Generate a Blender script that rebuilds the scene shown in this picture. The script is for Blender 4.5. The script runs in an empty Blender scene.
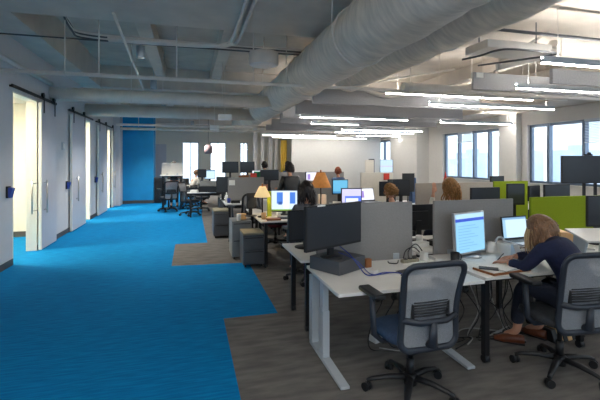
import bpy, bmesh, math, random
from mathutils import Vector, Matrix
PI = math.pi
random.seed(7)
SC = bpy.context.scene
COL = SC.collection

# ---------------------------------------------------------------- camera, sky, exposure
H = 1.65
cam_data = bpy.data.cameras.new('camera')
cam_data.sensor_width = 36.0
cam_data.lens = 24.0
cam_data.shift_y = -39.0 / 600.0
cam_data.clip_end = 400
cam = bpy.data.objects.new('camera', cam_data)
COL.objects.link(cam)
cam.location = (0, 0, H)
cam.rotation_euler = (PI / 2, 0, -math.atan(110 / 400))
SC.camera = cam

world = bpy.data.worlds.new('sky')
SC.world = world
world.use_nodes = True
wn = world.node_tree.nodes
wl = world.node_tree.links
bgn = wn['Background']
tc = wn.new('ShaderNodeTexCoord')
nz = wn.new('ShaderNodeTexNoise')
nz.inputs['Scale'].default_value = 3.0
nz.inputs['Detail'].default_value = 5.0
rmp = wn.new('ShaderNodeValToRGB')
rmp.color_ramp.elements[0].position = 0.35
rmp.color_ramp.elements[0].color = (0.62, 0.78, 0.98, 1)
rmp.color_ramp.elements[1].position = 0.62
rmp.color_ramp.elements[1].color = (0.90, 0.95, 1.0, 1)
wl.new(tc.outputs['Generated'], nz.inputs['Vector'])
wl.new(nz.outputs['Fac'], rmp.inputs['Fac'])
wl.new(rmp.outputs['Color'], bgn.inputs['Color'])
bgn.inputs['Strength'].default_value = 1.15

SC.view_settings.view_transform = 'Standard'
SC.view_settings.look = 'None'
SC.view_settings.exposure = 1.25
SC.view_settings.gamma = 1.0
SC.view_settings.use_curve_mapping = False

LIGHT_POWER = 22.0      # emission of the linear pendants, downward side
UP_POWER = 30.0         # their upward side
ROOM_POWER = 38.0       # ceiling lamps of the small rooms behind the sliding doors

# ---------------------------------------------------------------- materials
def lin(c):
    return tuple(((v / 255) / 12.92 if v / 255 <= 0.04045 else ((v / 255 + 0.055) / 1.055) ** 2.4) for v in c) + (1,)

MATS = {}
def mat(name, rgb, rough=0.6, metal=0.0, noise=0.06, scale=8.0, bump=0.0, emit=None, estr=0.0, alpha=1.0, spec=0.5, stretch=(1, 1, 1)):
    m = bpy.data.materials.new(name)
    m.use_nodes = True
    nt = m.node_tree
    b = nt.nodes['Principled BSDF']
    b.inputs['Roughness'].default_value = rough
    b.inputs['Metallic'].default_value = metal
    b.inputs['Specular IOR Level'].default_value = spec
    b.inputs['Alpha'].default_value = alpha
    c = lin(rgb)
    t = nt.nodes.new('ShaderNodeTexCoord')
    mp = nt.nodes.new('ShaderNodeMapping')
    mp.inputs['Scale'].default_value = stretch
    n = nt.nodes.new('ShaderNodeTexNoise')
    n.inputs['Scale'].default_value = scale
    n.inputs['Detail'].default_value = 6
    r = nt.nodes.new('ShaderNodeValToRGB')
    r.color_ramp.elements[0].position = 0.3
    r.color_ramp.elements[1].position = 0.7
    r.color_ramp.elements[0].color = tuple(v * (1 - noise) for v in c[:3]) + (1,)
    r.color_ramp.elements[1].color = tuple(min(1, v * (1 + noise)) for v in c[:3]) + (1,)
    nt.links.new(t.outputs['Object'], mp.inputs['Vector'])
    nt.links.new(mp.outputs['Vector'], n.inputs['Vector'])
    nt.links.new(n.outputs['Fac'], r.inputs['Fac'])
    nt.links.new(r.outputs['Color'], b.inputs['Base Color'])
    if bump:
        bp = nt.nodes.new('ShaderNodeBump')
        bp.inputs['Strength'].default_value = bump
        bp.inputs['Distance'].default_value = 0.01
        nt.links.new(n.outputs['Fac'], bp.inputs['Height'])
        nt.links.new(bp.outputs['Normal'], b.inputs['Normal'])
    if emit:
        b.inputs['Emission Color'].default_value = lin(emit)
        b.inputs['Emission Strength'].default_value = estr
    MATS[name] = m
    return m

M = {}
M['slab'] = mat('painted concrete slab', (190, 178, 163), 0.9, noise=0.12, scale=2.5, bump=0.3)
M['beam'] = mat('painted concrete beam', (206, 195, 182), 0.9, noise=0.08, scale=3, bump=0.2)
M['wall'] = mat('cool grey wall paint', (205, 203, 203), 0.55, noise=0.02)
M['wall_white'] = mat('white wall paint', (214, 212, 208), 0.7, noise=0.02)
M['wall_cream'] = mat('cream wall paint', (226, 221, 206), 0.7, noise=0.02)
M['wall_blue'] = mat('blue wall paint', (0, 138, 196), 0.7, noise=0.06, scale=4)
M['trim'] = mat('dark grey rubber baseboard', (72, 72, 72), 0.6)
M['white'] = mat('white laminate', (222, 220, 215), 0.35, noise=0.02)
M['whitemetal'] = mat('pale grey powder coat', (178, 186, 192), 0.4, noise=0.03)
M['black'] = mat('black plastic', (24, 25, 28), 0.45, noise=0.1)
M['blackmetal'] = mat('black powder coat', (20, 20, 23), 0.4, noise=0.1)
M['frame'] = mat('charcoal nylon chair frame', (40, 46, 56), 0.42, noise=0.1)
M['navyfab'] = mat('dark blue seat fabric', (44, 66, 96), 0.75, noise=0.2, scale=60, bump=0.3)
M['greyfab'] = mat('charcoal seat fabric', (48, 50, 54), 0.9, noise=0.2, scale=60, bump=0.3)
M['redfab'] = mat('maroon seat fabric', (98, 30, 44), 0.9, noise=0.2, scale=60)
M['screen_off'] = mat('dark glossy screen', (44, 49, 56), 0.28, noise=0.05)
M['felt'] = mat('grey partition felt', (142, 139, 137), 0.95, noise=0.06, scale=90, bump=0.2)
M['tanfelt'] = mat('beige partition felt', (178, 168, 156), 0.95, noise=0.06, scale=90, bump=0.2)
M['whitefelt'] = mat('white partition board', (222, 214, 200), 0.9, noise=0.04, scale=20)
M['greenfelt'] = mat('lime green partition felt', (138, 158, 20), 0.95, noise=0.08, scale=70, bump=0.2)
M['baffle'] = mat('grey acoustic felt', (168, 168, 170), 1.0, noise=0.14, scale=45, bump=0.4)
M['ductwrap'] = mat('wrapped duct insulation', (222, 212, 198), 0.6, noise=0.16, scale=4, bump=1.0, stretch=(1, 3.5, 1))
M['pipe'] = mat('painted pipe', (216, 209, 200), 0.55, noise=0.05)
M['darkpipe'] = mat('dark steel conduit', (92, 92, 94), 0.5, 0.4, noise=0.05)
M['steel'] = mat('brushed steel', (178, 176, 170), 0.3, 0.9, noise=0.05)
M['darksteel'] = mat('dark bronze steel', (52, 50, 48), 0.4, 0.6)
M['door'] = mat('satin grey door panel', (196, 194, 198), 0.32, noise=0.02)
M['jamb'] = mat('white painted jamb', (236, 234, 222), 0.5, noise=0.01)
M['mullion'] = mat('blue grey aluminium mullion', (120, 134, 152), 0.4, 0.3)
M['blind'] = mat('white venetian blind', (200, 208, 218), 0.5, noise=0.02)
M['cabinet'] = mat('charcoal cabinet metal', (84, 86, 90), 0.45, 0.2, noise=0.05)
M['ltcabinet'] = mat('grey cabinet metal', (128, 130, 130), 0.5, 0.1, noise=0.05)
M['cushion'] = mat('olive tan cushion fabric', (142, 136, 116), 0.9, noise=0.1, scale=50)
M['wood'] = mat('warm wood', (150, 92, 50), 0.5, noise=0.25, scale=6, stretch=(1, 12, 1))
M['palewood'] = mat('pale birch wood', (222, 178, 122), 0.5, noise=0.12, scale=6, stretch=(1, 12, 1))
M['paper'] = mat('white paper', (236, 235, 230), 0.8, noise=0.03)
M['bluecord'] = mat('blue cable jacket', (36, 62, 150), 0.45)
M['whitecord'] = mat('white cable jacket', (170, 168, 164), 0.45)
M['blackcord'] = mat('black cable jacket', (18, 18, 18), 0.45)
M['skin'] = mat('skin', (206, 150, 122), 0.5, noise=0.05, scale=12)
M['hair_brown'] = mat('light brown hair', (130, 96, 68), 0.5, noise=0.45, scale=30, bump=0.6, stretch=(6, 6, 0.6))
M['hair_blond'] = mat('blond hair', (196, 166, 122), 0.5, noise=0.3, scale=40, stretch=(6, 6, 0.6))
M['hair_dark'] = mat('dark brown hair', (36, 26, 24), 0.5, noise=0.4, scale=30, bump=0.5, stretch=(6, 6, 0.6))
M['hair_gold'] = mat('golden brown hair', (148, 104, 54), 0.55, noise=0.55, scale=34, bump=0.6, stretch=(4, 4, 1))
M['hair_red'] = mat('auburn hair', (128, 62, 34), 0.5, noise=0.3, scale=30, bump=0.5)
M['navy'] = mat('navy jacket wool', (22, 30, 62), 0.85, noise=0.15, scale=40, bump=0.2)
M['denim'] = mat('dark slate trouser cloth', (38, 44, 60), 0.85, noise=0.15, scale=60, bump=0.2)
M['leather'] = mat('brown leather', (104, 52, 28), 0.4, noise=0.15, scale=20)
M['whitecloth'] = mat('white shirt cloth', (214, 208, 196), 0.85)
M['greycloth'] = mat('grey shirt cloth', (90, 92, 98), 0.85)
M['bluecloth'] = mat('blue shirt cloth', (70, 92, 128), 0.85)
M['mouthred'] = mat('lips', (164, 84, 76), 0.5)
M['eye'] = mat('eye white', (226, 222, 216), 0.3)
M['red'] = mat('red plastic', (206, 60, 44), 0.5)
M['green'] = mat('green plastic', (40, 140, 96), 0.5)
M['limegreen'] = mat('lime green plastic', (176, 190, 40), 0.5)
M['silver'] = mat('silver aluminium', (186, 188, 192), 0.35, 0.7, noise=0.02)
M['bag'] = mat('grey canvas', (120, 122, 128), 0.9)
M['purple'] = mat('purple cloth', (72, 36, 96), 0.9)
M['orangeglow'] = mat('orange lamp shade', (206, 140, 78), 0.8, noise=0.12, scale=20, emit=(224, 140, 66), estr=0.1)
M['creamglow'] = mat('cream lamp shade', (246, 214, 150), 0.8, emit=(250, 214, 156), estr=0.25)
M['lit'] = mat('lit pendant diffuser', (255, 255, 255), 0.5, emit=(255, 252, 247), estr=LIGHT_POWER)
M['lit_up'] = mat('lit upper diffuser', (255, 255, 255), 0.5, emit=(255, 252, 247), estr=UP_POWER)
M['roomlit'] = mat('lit room ceiling lamp', (255, 255, 255), 0.5, emit=(255, 243, 214), estr=ROOM_POWER)
M['drumbottom'] = mat('white drum diffuser', (226, 226, 224), 0.6, noise=0.01)
M['rosependant'] = mat('rose brown pendant shade', (150, 124, 124), 0.7)
M['yellow'] = mat('yellow curtain cloth', (222, 190, 84), 0.9)
M['screenwhite'] = mat('lit screen white', (200, 220, 250), 0.4, emit=(206, 226, 255), estr=1.0)
M['city_a'] = mat('pale distant facade', (226, 232, 240), 0.9, noise=0.1, scale=0.3)  # distance haze is put into both facade colours as paleness
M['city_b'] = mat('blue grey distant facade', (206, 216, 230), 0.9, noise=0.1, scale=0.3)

def carpet(name, a, b, scale, sy, angle):
    m = bpy.data.materials.new(name)
    m.use_nodes = True
    nt = m.node_tree
    bs = nt.nodes['Principled BSDF']
    bs.inputs['Roughness'].default_value = 0.95
    bs.inputs['Specular IOR Level'].default_value = 0.15
    t = nt.nodes.new('ShaderNodeTexCoord')
    mp = nt.nodes.new('ShaderNodeMapping')
    mp.inputs['Rotation'].default_value = (0, 0, angle)
    mp.inputs['Scale'].default_value = (1, sy, 1)
    n = nt.nodes.new('ShaderNodeTexNoise'); n.inputs['Scale'].default_value = scale; n.inputs['Detail'].default_value = 8
    n2 = nt.nodes.new('ShaderNodeTexNoise'); n2.inputs['Scale'].default_value = 220; n2.inputs['Detail'].default_value = 2
    mx = nt.nodes.new('ShaderNodeMath'); mx.operation = 'MULTIPLY_ADD'; mx.inputs[1].default_value = 0.35
    r = nt.nodes.new('ShaderNodeValToRGB')
    r.color_ramp.elements[0].position = 0.5; r.color_ramp.elements[0].color = lin(a)
    r.color_ramp.elements[1].position = 0.85; r.color_ramp.elements[1].color = lin(b)
    bp = nt.nodes.new('ShaderNodeBump'); bp.inputs['Strength'].default_value = 0.4; bp.inputs['Distance'].default_value = 0.004
    L = nt.links.new
    L(t.outputs['Object'], mp.inputs['Vector']); L(mp.outputs['Vector'], n.inputs['Vector']); L(t.outputs['Object'], n2.inputs['Vector'])
    L(n2.outputs['Fac'], mx.inputs[0]); L(n.outputs['Fac'], mx.inputs[2]); L(mx.outputs[0], r.inputs['Fac'])
    L(r.outputs['Color'], bs.inputs['Base Color']); L(n2.outputs['Fac'], bp.inputs['Height']); L(bp.outputs['Normal'], bs.inputs['Normal'])
    return m
M['blue_carpet'] = carpet('blue loop carpet', (0, 106, 164), (0, 132, 190), 5, 9, 0)
M['grey_carpet'] = carpet('streaked grey carpet', (98, 95, 92), (122, 118, 113), 3.5, 4, 0.12)

def mesh_mat():
    m = bpy.data.materials.new('grey chair mesh')
    m.use_nodes = True
    nt = m.node_tree
    b = nt.nodes['Principled BSDF']
    b.inputs['Base Color'].default_value = lin((150, 152, 156))
    b.inputs['Roughness'].default_value = 0.8
    t = nt.nodes.new('ShaderNodeTexCoord')
    n = nt.nodes.new('ShaderNodeTexNoise'); n.inputs['Scale'].default_value = 300
    r = nt.nodes.new('ShaderNodeValToRGB')
    r.color_ramp.elements[0].position = 0.4; r.color_ramp.elements[0].color = (0.6, 0.6, 0.6, 1)
    r.color_ramp.elements[1].position = 0.6; r.color_ramp.elements[1].color = (0.9, 0.9, 0.9, 1)
    nt.links.new(t.outputs['Object'], n.inputs['Vector']); nt.links.new(n.outputs['Fac'], r.inputs['Fac'])
    nt.links.new(r.outputs['Color'], b.inputs['Alpha'])
    return m
M['mesh'] = mesh_mat()

def glass_mat():
    m = bpy.data.materials.new('window glass')
    m.use_nodes = True
    nt = m.node_tree
    nt.nodes.remove(nt.nodes['Principled BSDF'])
    o = nt.nodes['Material Output']
    g = nt.nodes.new('ShaderNodeBsdfGlossy'); g.inputs['Roughness'].default_value = 0.02
    t = nt.nodes.new('ShaderNodeBsdfTransparent'); t.inputs['Color'].default_value = (0.9, 0.95, 0.98, 1)
    x = nt.nodes.new('ShaderNodeMixShader'); x.inputs[0].default_value = 0.06
    nt.links.new(t.outputs[0], x.inputs[1]); nt.links.new(g.outputs[0], x.inputs[2]); nt.links.new(x.outputs[0], o.inputs['Surface'])
    return m
M['glass'] = glass_mat()

def screen_mat(name, kind, estr=1.0):
    """Lit screen: panels of a generic desktop laid out on the screen's own 0..1 coordinates."""
    m = bpy.data.materials.new(name)
    m.use_nodes = True
    nt = m.node_tree
    b = nt.nodes['Principled BSDF']
    b.inputs['Base Color'].default_value = (0.02, 0.02, 0.02, 1)
    b.inputs['Roughness'].default_value = 0.3
    uv = nt.nodes.new('ShaderNodeTexCoord')
    sp = nt.nodes.new('ShaderNodeSeparateXYZ')
    nt.links.new(uv.outputs['UV'], sp.inputs[0])
    def step(sock, v, less=False):
        k = nt.nodes.new('ShaderNodeMath'); k.operation = 'LESS_THAN' if less else 'GREATER_THAN'
        nt.links.new(sock, k.inputs[0]); k.inputs[1].default_value = v
        return k.outputs[0]
    def mul(a, c):
        k = nt.nodes.new('ShaderNodeMath'); k.operation = 'MULTIPLY'
        nt.links.new(a, k.inputs[0]); nt.links.new(c, k.inputs[1]); return k.outputs[0]
    def rect(x0, x1, y0, y1):
        X, Y = sp.outputs[0], sp.outputs[1]
        return mul(mul(step(X, x0), step(X, x1, True)), mul(step(Y, y0), step(Y, y1, True)))
    def paint(base, r, col):
        k = nt.nodes.new('ShaderNodeMixRGB')
        nt.links.new(r, k.inputs[0])
        if isinstance(base, tuple): k.inputs[1].default_value = base
        else: nt.links.new(base, k.inputs[1])
        k.inputs[2].default_value = lin(col)
        return k.outputs[0]
    if kind == 'sheet':      # pale blue page with a dark blue toolbar
        c = paint(lin((140, 198, 232)), rect(0, 1, 0.80, 0.88), (46, 80, 196))
        c = paint(c, rect(0, 1, 0.88, 1), (176, 216, 240))
        for i in range(9):
            c = paint(c, rect(0.08, 0.45 + 0.4 * ((i * 37) % 10) / 10, 0.08 + i * 0.075, 0.098 + i * 0.075), (108, 170, 214))
    elif kind == 'desktop':  # white window flanked by blue wallpaper
        c = paint(lin((206, 224, 246)), rect(0.22, 0.45, 0.35, 0.92), (70, 122, 210))
        c = paint(c, rect(0.72, 0.93, 0.35, 0.92), (70, 122, 210))
        c = paint(c, rect(0.47, 0.70, 0.1, 0.95), (232, 238, 250))
        c = paint(c, rect(0.28, 0.42, 0.3, 0.45), (44, 84, 150))
        c = paint(c, rect(0, 1, 0.0, 0.07), (120, 160, 60))
    elif kind == 'lavender':
        c = paint(lin((204, 200, 236)), rect(0.15, 1, 0.0, 0.62), (92, 122, 226))
        c = paint(c, rect(0.2, 0.85, 0.0, 0.5), (228, 236, 252))
    elif kind == 'laptop':
        c = paint(lin((196, 224, 242)), rect(0, 1, 0.9, 1), (120, 160, 196))
        c = paint(c, rect(0.0, 0.12, 0, 0.9), (150, 192, 220))
    elif kind == 'cyan':
        c = paint(lin((104, 184, 222)), rect(0, 1, 0.0, 0.15), (70, 140, 190))
    elif kind == 'mail':
        c = paint(lin((236, 238, 248)), rect(0.1, 0.35, 0.2, 0.8), (146, 120, 200))
    else:
        c = paint(lin((196, 224, 246)), rect(0, 1, 0.45, 0.55), (206, 200, 226))
    nt.links.new(c, b.inputs['Emission Color'])
    b.inputs['Emission Strength'].default_value = estr
    return m
for k, s in (('sheet', 0.95), ('desktop', 1.0), ('lavender', 1.0), ('laptop', 1.0), ('cyan', 0.9), ('mail', 1.0), ('wallview', 0.9)):
    M['s_' + k] = screen_mat('lit screen ' + k, k, s * 0.56)

# ---------------------------------------------------------------- mesh helpers
class MB:
    def __init__(s):
        s.bm = bmesh.new(); s.M = Matrix.Identity(4); s.uv = None
    def v(s, p): return s.bm.verts.new(s.M @ Vector(p))
    def face(s, vs, smooth=False):
        try:
            f = s.bm.faces.new(vs); f.smooth = smooth; return f
        except ValueError:
            return None
    def box(s, x0, x1, y0, y1, z0, z1):
        p = [s.v((x, y, z)) for z in (z0, z1) for y in (y0, y1) for x in (x0, x1)]
        for a in ((0, 2, 3, 1), (4, 5, 7, 6), (0, 1, 5, 4), (2, 6, 7, 3), (0, 4, 6, 2), (1, 3, 7, 5)):
            s.face([p[i] for i in a])
        return s
    def hexa(s, pts):            # eight corners, ordered as in box
        p = [s.v(q) for q in pts]
        for a in ((0, 2, 3, 1), (4, 5, 7, 6), (0, 1, 5, 4), (2, 6, 7, 3), (0, 4, 6, 2), (1, 3, 7, 5)):
            s.face([p[i] for i in a])
        return s
    def tube(s, pts, r, n=10, sx=1.0, sy=1.0, closed=False, up=None):
        pts = [Vector(p) for p in pts]
        R = r if isinstance(r, (list, tuple)) else [r] * len(pts)
        rings = []
        u = None
        N = len(pts)
        for i, p in enumerate(pts):
            if closed: d = pts[(i + 1) % N] - pts[i - 1]
            else: d = pts[min(i + 1, N - 1)] - pts[max(i - 1, 0)]
            if d.length < 1e-9: d = Vector((0, 0, 1))
            d.normalize()
            if u is None:
                a = Vector(up) if up else (Vector((0, 0, 1)) if abs(d.z) < 0.9 else Vector((1, 0, 0)))
                u = (a - d * a.dot(d)).normalized()
            else:
                u = (u - d * u.dot(d))
                u = u.normalized() if u.length > 1e-6 else d.orthogonal().normalized()
            w = d.cross(u)
            rings.append([s.v(p + (u * math.cos(2 * PI * k / n) * sx + w * math.sin(2 * PI * k / n) * sy) * R[i]) for k in range(n)])
        m = N if closed else N - 1
        for i in range(m):
            a, b = rings[i], rings[(i + 1) % N]
            for k in range(n):
                s.face([a[k], a[(k + 1) % n], b[(k + 1) % n], b[k]], True)
        if not closed:
            s.face(list(reversed(rings[0]))); s.face(rings[-1])
        return s
    def cyl(s, c, r, h, n=20, r2=None):
        return s.lathe([(r, 0), (r2 if r2 is not None else r, h)], c, n)
    def lathe(s, prof, c=(0, 0, 0), n=20, smooth=True, cap=True):
        rings = []
        for r, z in prof:
            rings.append([s.v((c[0] + r * math.cos(2 * PI * k / n), c[1] + r * math.sin(2 * PI * k / n), c[2] + z)) for k in range(n)])
        for a, b in zip(rings, rings[1:]):
            for k in range(n):
                s.face([a[k], a[(k + 1) % n], b[(k + 1) % n], b[k]], smooth)
        if cap:
            s.face(list(reversed(rings[0]))); s.face(rings[-1])
        return s
    def ball(s, c, r, sc=(1, 1, 1), n=16, m=10, rot=None):
        old = s.M
        s.M = old @ Matrix.Translation(c) @ (rot.to_4x4() if rot else Matrix.Identity(4)) @ Matrix.Diagonal((sc[0], sc[1], sc[2], 1))
        prof = [(max(1e-4, r * math.sin(PI * i / m)), -r * math.cos(PI * i / m)) for i in range(m + 1)]
        s.lathe(prof, (0, 0, 0), n)
        s.M = old
        return s
    def prism(s, poly, a0, a1, axis='y'):
        def P(u, w, a):
            return {'y': (u, a, w), 'x': (a, u, w), 'z': (u, w, a)}[axis]
        A = [s.v(P(u, w, a0)) for u, w in poly]; B = [s.v(P(u, w, a1)) for u, w in poly]
        n = len(poly)
        for i in range(n): s.face([A[i], A[(i + 1) % n], B[(i + 1) % n], B[i]])
        s.face(list(reversed(A))); s.face(B)
        return s
    def sheet(s, fn, nu, nv, smooth=True):
        g = [[s.v(fn(i / nu, j / nv)) for j in range(nv + 1)] for i in range(nu + 1)]
        for i in range(nu):
            for j in range(nv): s.face([g[i][j], g[i + 1][j], g[i + 1][j + 1], g[i][j + 1]], smooth)
        return s
    def quad_uv(s, p0, p1, p2, p3):
        uv = s.bm.loops.layers.uv.verify()
        f = s.face([s.v(p) for p in (p0, p1, p2, p3)])
        for l, c in zip(f.loops, ((0, 0), (1, 0), (1, 1), (0, 1))): l[uv].uv = c
        return s

def obj(name, mb, m, parent=None, bevel=0.0, solid=0.0, loc=None, segs=2):
    me = bpy.data.meshes.new(name)
    bmesh.ops.recalc_face_normals(mb.bm, faces=mb.bm.faces) if not mb.bm.loops.layers.uv else None
    mb.bm.to_mesh(me); mb.bm.free()
    me.materials.append(M[m] if isinstance(m, str) else m)
    o = bpy.data.objects.new(name, me)
    COL.objects.link(o)
    if parent: o.parent = parent
    if loc: o.location = loc
    if solid:
        q = o.modifiers.new('thickness', 'SOLIDIFY'); q.thickness = solid; q.offset = 0
    if bevel:
        q = o.modifiers.new('soft edge', 'BEVEL'); q.width = bevel; q.segments = segs; q.limit_method = 'ANGLE'
        q.angle_limit = 0.9
    return o
def tag(o, label, cat, group=None):
    o['label'] = label; o['category'] = cat
    if group: o['group'] = group
    return o
def thing(name, label, cat, loc=(0, 0, 0), rz=0, group=None):
    o = bpy.data.objects.new(name, None); COL.objects.link(o)
    o.location = loc; o.rotation_euler = (0, 0, rz)
    o.empty_display_size = 0.1
    return tag(o, label, cat, group)
def struct(name, mb, m, parent=None, **k):
    o = obj(name, mb, m, parent, **k)
    if not parent: o['kind'] = 'structure'
    return o
def kids(o): return [c for c in list(o.children)]
def dup(root, loc, rz, label, group=None):
    r = root.copy(); COL.objects.link(r); r.location = loc; r.rotation_euler = (0, 0, rz); r['label'] = label
    if group: r['group'] = group
    for ch in kids(root):
        c = ch.copy(); COL.objects.link(c); c.parent = r
        for g in kids(ch):
            d = g.copy(); COL.objects.link(d); d.parent = c
    return r
def wave(p, q, sag, n=10, seed=0, wob=0.0):
    rnd = random.Random(seed); p = Vector(p); q = Vector(q)
    out = []
    for i in range(n + 1):
        t = i / n
        v = p.lerp(q, t); v.z -= sag * 4 * t * (1 - t)
        if 0 < i < n: v += Vector((rnd.uniform(-wob, wob), rnd.uniform(-wob, wob), rnd.uniform(-wob, wob) * 0.5))
        out.append(v)
    return out
def smooth_path(pts, k=6):
    P = [Vector(p) for p in pts]; out = []
    for i in range(len(P) - 1):
        a = P[max(i - 1, 0)]; b = P[i]; c = P[i + 1]; d = P[min(i + 2, len(P) - 1)]
        for j in range(k):
            t = j / k
            out.append(0.5 * ((2 * b) + (c - a) * t + (2 * a - 5 * b + 4 * c - d) * t * t + (3 * b - a - 3 * c + d) * t ** 3))
    out.append(P[-1]); return out

# ================================================================= THE ROOM
LX = -2.72          # left wall
RX = 11.0           # right wall with windows
FY = 24.0           # far wall
BY = -3.2           # wall behind the camera
CZ = 4.2            # slab

# floor: blue walkway and grey work area, laid edge to edge
blue_edge = [(-2.72, BY), (0.34, BY), (0.34, 4.25), (0.92, 4.25), (0.92, 6.5), (-0.28, 6.6), (-0.28, 8.3), (0.34, 8.3), (0.34, 12.0), (0.40, 14.5),
             (0.40, FY), (-6.5, FY), (-6.5, BY)]
b = MB(); b.box(-6.6, 12.0, BY - 0.2, FY + 2, -0.12, -0.012)
struct('floor', b, 'trim')
b = MB(); b.prism(blue_edge, -0.012, 0.0, 'z')
struct('floor_blue_carpet', b, 'blue_carpet')
grey_poly = [(0.34, BY), (11.2, BY), (11.2, FY), (0.40, FY), (0.40, 14.5), (0.34, 12.0), (0.34, 8.3), (-0.28, 8.3), (-0.28, 6.6), (0.92, 6.5), (0.92, 4.25), (0.34, 4.25)]
b = MB(); b.prism(grey_poly, -0.012, 0.0, 'z')
struct('floor_grey_carpet', b, 'grey_carpet')

# ceiling slab with cross beams and lengthwise beams
b = MB(); b.box(-6.6, 12.0, BY - 0.2, FY + 2, CZ, CZ + 0.3)
struct('ceiling', b, 'slab')
def ceil_beam(x0, x1, y0, y1, z0, z1=None):
    b = MB(); b.box(x0, x1, y0, y1, z0, z1 or CZ)
    struct('ceiling_beam', b, 'beam')
ceil_beam(LX, RX, 3.4, 6.05, 3.6)
ceil_beam(LX, -2.27, 6.05, FY, 3.6)
for y in (11.6, 17.0, 22.2):
    ceil_beam(-2.27, RX, y, y + 0.9, 3.62)
for x in (-0.86, 0.55, 4.6, 7.2):
    ceil_beam(x, x + 0.24, 6.05, 11.6, 3.86); ceil_beam(x, x + 0.24, 12.5, 17.0, 3.86)
ceil_beam(9.6, RX, 6.05, FY, 3.3)

# left wall with tall door openings and the small rooms behind it
DT = 2.76
T = 0.17
openings = [(7.34, 8.40), (9.32, 9.42), (11.72, 12.45), (14.55, 15.35), (16.25, 16.38)]
y = BY; k = 0
b = MB()
for a, c in openings:
    b.box(LX - T, LX, y, a, 0, DT); y = c
b.box(LX - T, LX, y, FY, 0, DT)
b.box(LX - T, LX, BY, FY, DT, CZ)
struct('wall_left', b, 'wall')
b = MB(); y = BY
for a, c in openings:
    b.box(LX, LX + 0.012, y, a, 0, 0.1); y = c
b.box(LX, LX + 0.012, y, 16.65, 0, 0.1)
struct('baseboard_left', b, 'trim')
b = MB()
for a, c in openings:
    b.box(LX - T - 0.004, LX + 0.004, a - 0.004, a + 0.02, 0, DT)
    b.box(LX - T - 0.004, LX + 0.004, c - 0.02, c + 0.004, 0.0, DT)
    b.box(LX - T - 0.004, LX + 0.004, a, c, DT - 0.02, DT + 0.004)
struct('trim_1', b, 'jamb')

def small_room(i, y0, y1):
    b = MB()
    X0 = -5.6
    b.box(X0 - 0.1, X0, y0, y1, 0, 2.9); b.box(X0, LX - T, y1, y1 + 0.1, 0, 2.9); b.box(X0, LX - T, y0 - 0.1, y0, 0, 2.9)
    struct('wall_room_%d' % i, b, 'wall_cream')
    b = MB(); b.box(X0, LX - T, y0, y1, 2.9, 2.98)
    struct('ceiling_room_%d' % i, b, 'wall_cream')
    b = MB(); b.box(X0, LX - T, y1 - 0.012, y1, 0, 0.12)
    struct('baseboard_room_%d' % i, b, 'trim')
    t = thing('ceiling_light', 'warm white ceiling panel lamp inside the %s small room' % ('first', 'second', 'third', 'fourth')[i], 'ceiling light', (-4.0, (y0 + y1) / 2, 2.9), 0, 'panel lamps in the small rooms')
    b = MB(); b.box(-0.5, 0.5, -0.35, 0.35, -0.05, 0); obj('frame', b, 'white', t)
    b = MB(); b.box(-0.47, 0.47, -0.32, 0.32, -0.056, -0.05); obj('diffuser', b, 'roomlit', t)
small_room(0, 6.0, 10.0)
small_room(1, 10.2, 13.2)
small_room(2, 13.4, 15.9)
small_room(3, 16.1, 18.5)

# sliding doors on overhead rails
def barn_door(n, y0, y1, handle_y, label):
    b = MB(); b.box(LX + 0.03, LX + 0.075, y0, y1, 0.015, 2.73)
    d = struct('door_%d' % n, b, 'door', bevel=0.004)
    b = MB()
    for z0 in (0.95,):
        b.tube([(LX + 0.13, handle_y, 0.68), (LX + 0.13, handle_y, 1.30)], 0.014, 10)
        b.tube([(LX + 0.07, handle_y, 0.74), (LX + 0.13, handle_y, 0.74)], 0.01, 8)
        b.tube([(LX + 0.07, handle_y, 1.24), (LX + 0.13, handle_y, 1.24)], 0.01, 8)
    obj('door_handle', b, 'steel', d)
    if n == 1:
        b = MB(); b.tube([(LX - 0.05, y0 - 0.09, 0.68), (LX - 0.05, y0 - 0.09, 1.30)], 0.014, 10)
        for zz in (0.74, 1.24): b.tube([(LX - 0.05, y0 - 0.09, zz), (LX + 0.035, y0 + 0.01, zz)], 0.009, 8)
        obj('door_handle', b, 'steel', d)
    b = MB(); b.box(LX + 0.026, LX + 0.079, y0 - 0.02, y0 + 0.004, 0.015, 2.73)
    obj('edge_strip', b, 'jamb', d)
    for yy in (y0 + 0.12, y1 - 0.12):
        b = MB()
        b.box(LX + 0.076, LX + 0.086, yy - 0.02, yy + 0.02, 2.55, 2.86)
        b.M = Matrix.Translation((LX + 0.06, yy, 2.88)) @ Matrix.Rotation(PI / 2, 4, 'Y')
        b.cyl((0, 0, -0.02), 0.05, 0.04, 18)
        obj('hanger_wheel', b, 'darksteel', d)
def rail(y0, y1, lab):
    t = thing('door_rail', lab, 'rail', (LX, y0, 2.83))
    b = MB(); b.box(0.035, 0.055, 0, y1 - y0, -0.025, 0.025); obj('track', b, 'darksteel', t)
    for yy in (0.03, (y1 - y0) / 2, y1 - y0 - 0.03):
        b = MB(); b.tube([(0.0, yy, 0), (0.06, yy, 0)], 0.018, 10); obj('standoff', b, 'darksteel', t)
barn_door(1, 8.40, 9.26, 8.52, '')
rail(7.2, 9.35, 'dark steel door rail above the nearest open doorway')
barn_door(2, 10.40, 11.66, 10.72, '')
rail(10.3, 12.6, 'dark steel door rail above the second sliding door')
barn_door(3, 13.22, 14.50, 13.50, '')
rail(13.1, 15.5, 'dark steel door rail above the third sliding door')
barn_door(4, 15.45, 16.2, 15.6, '')

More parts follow.
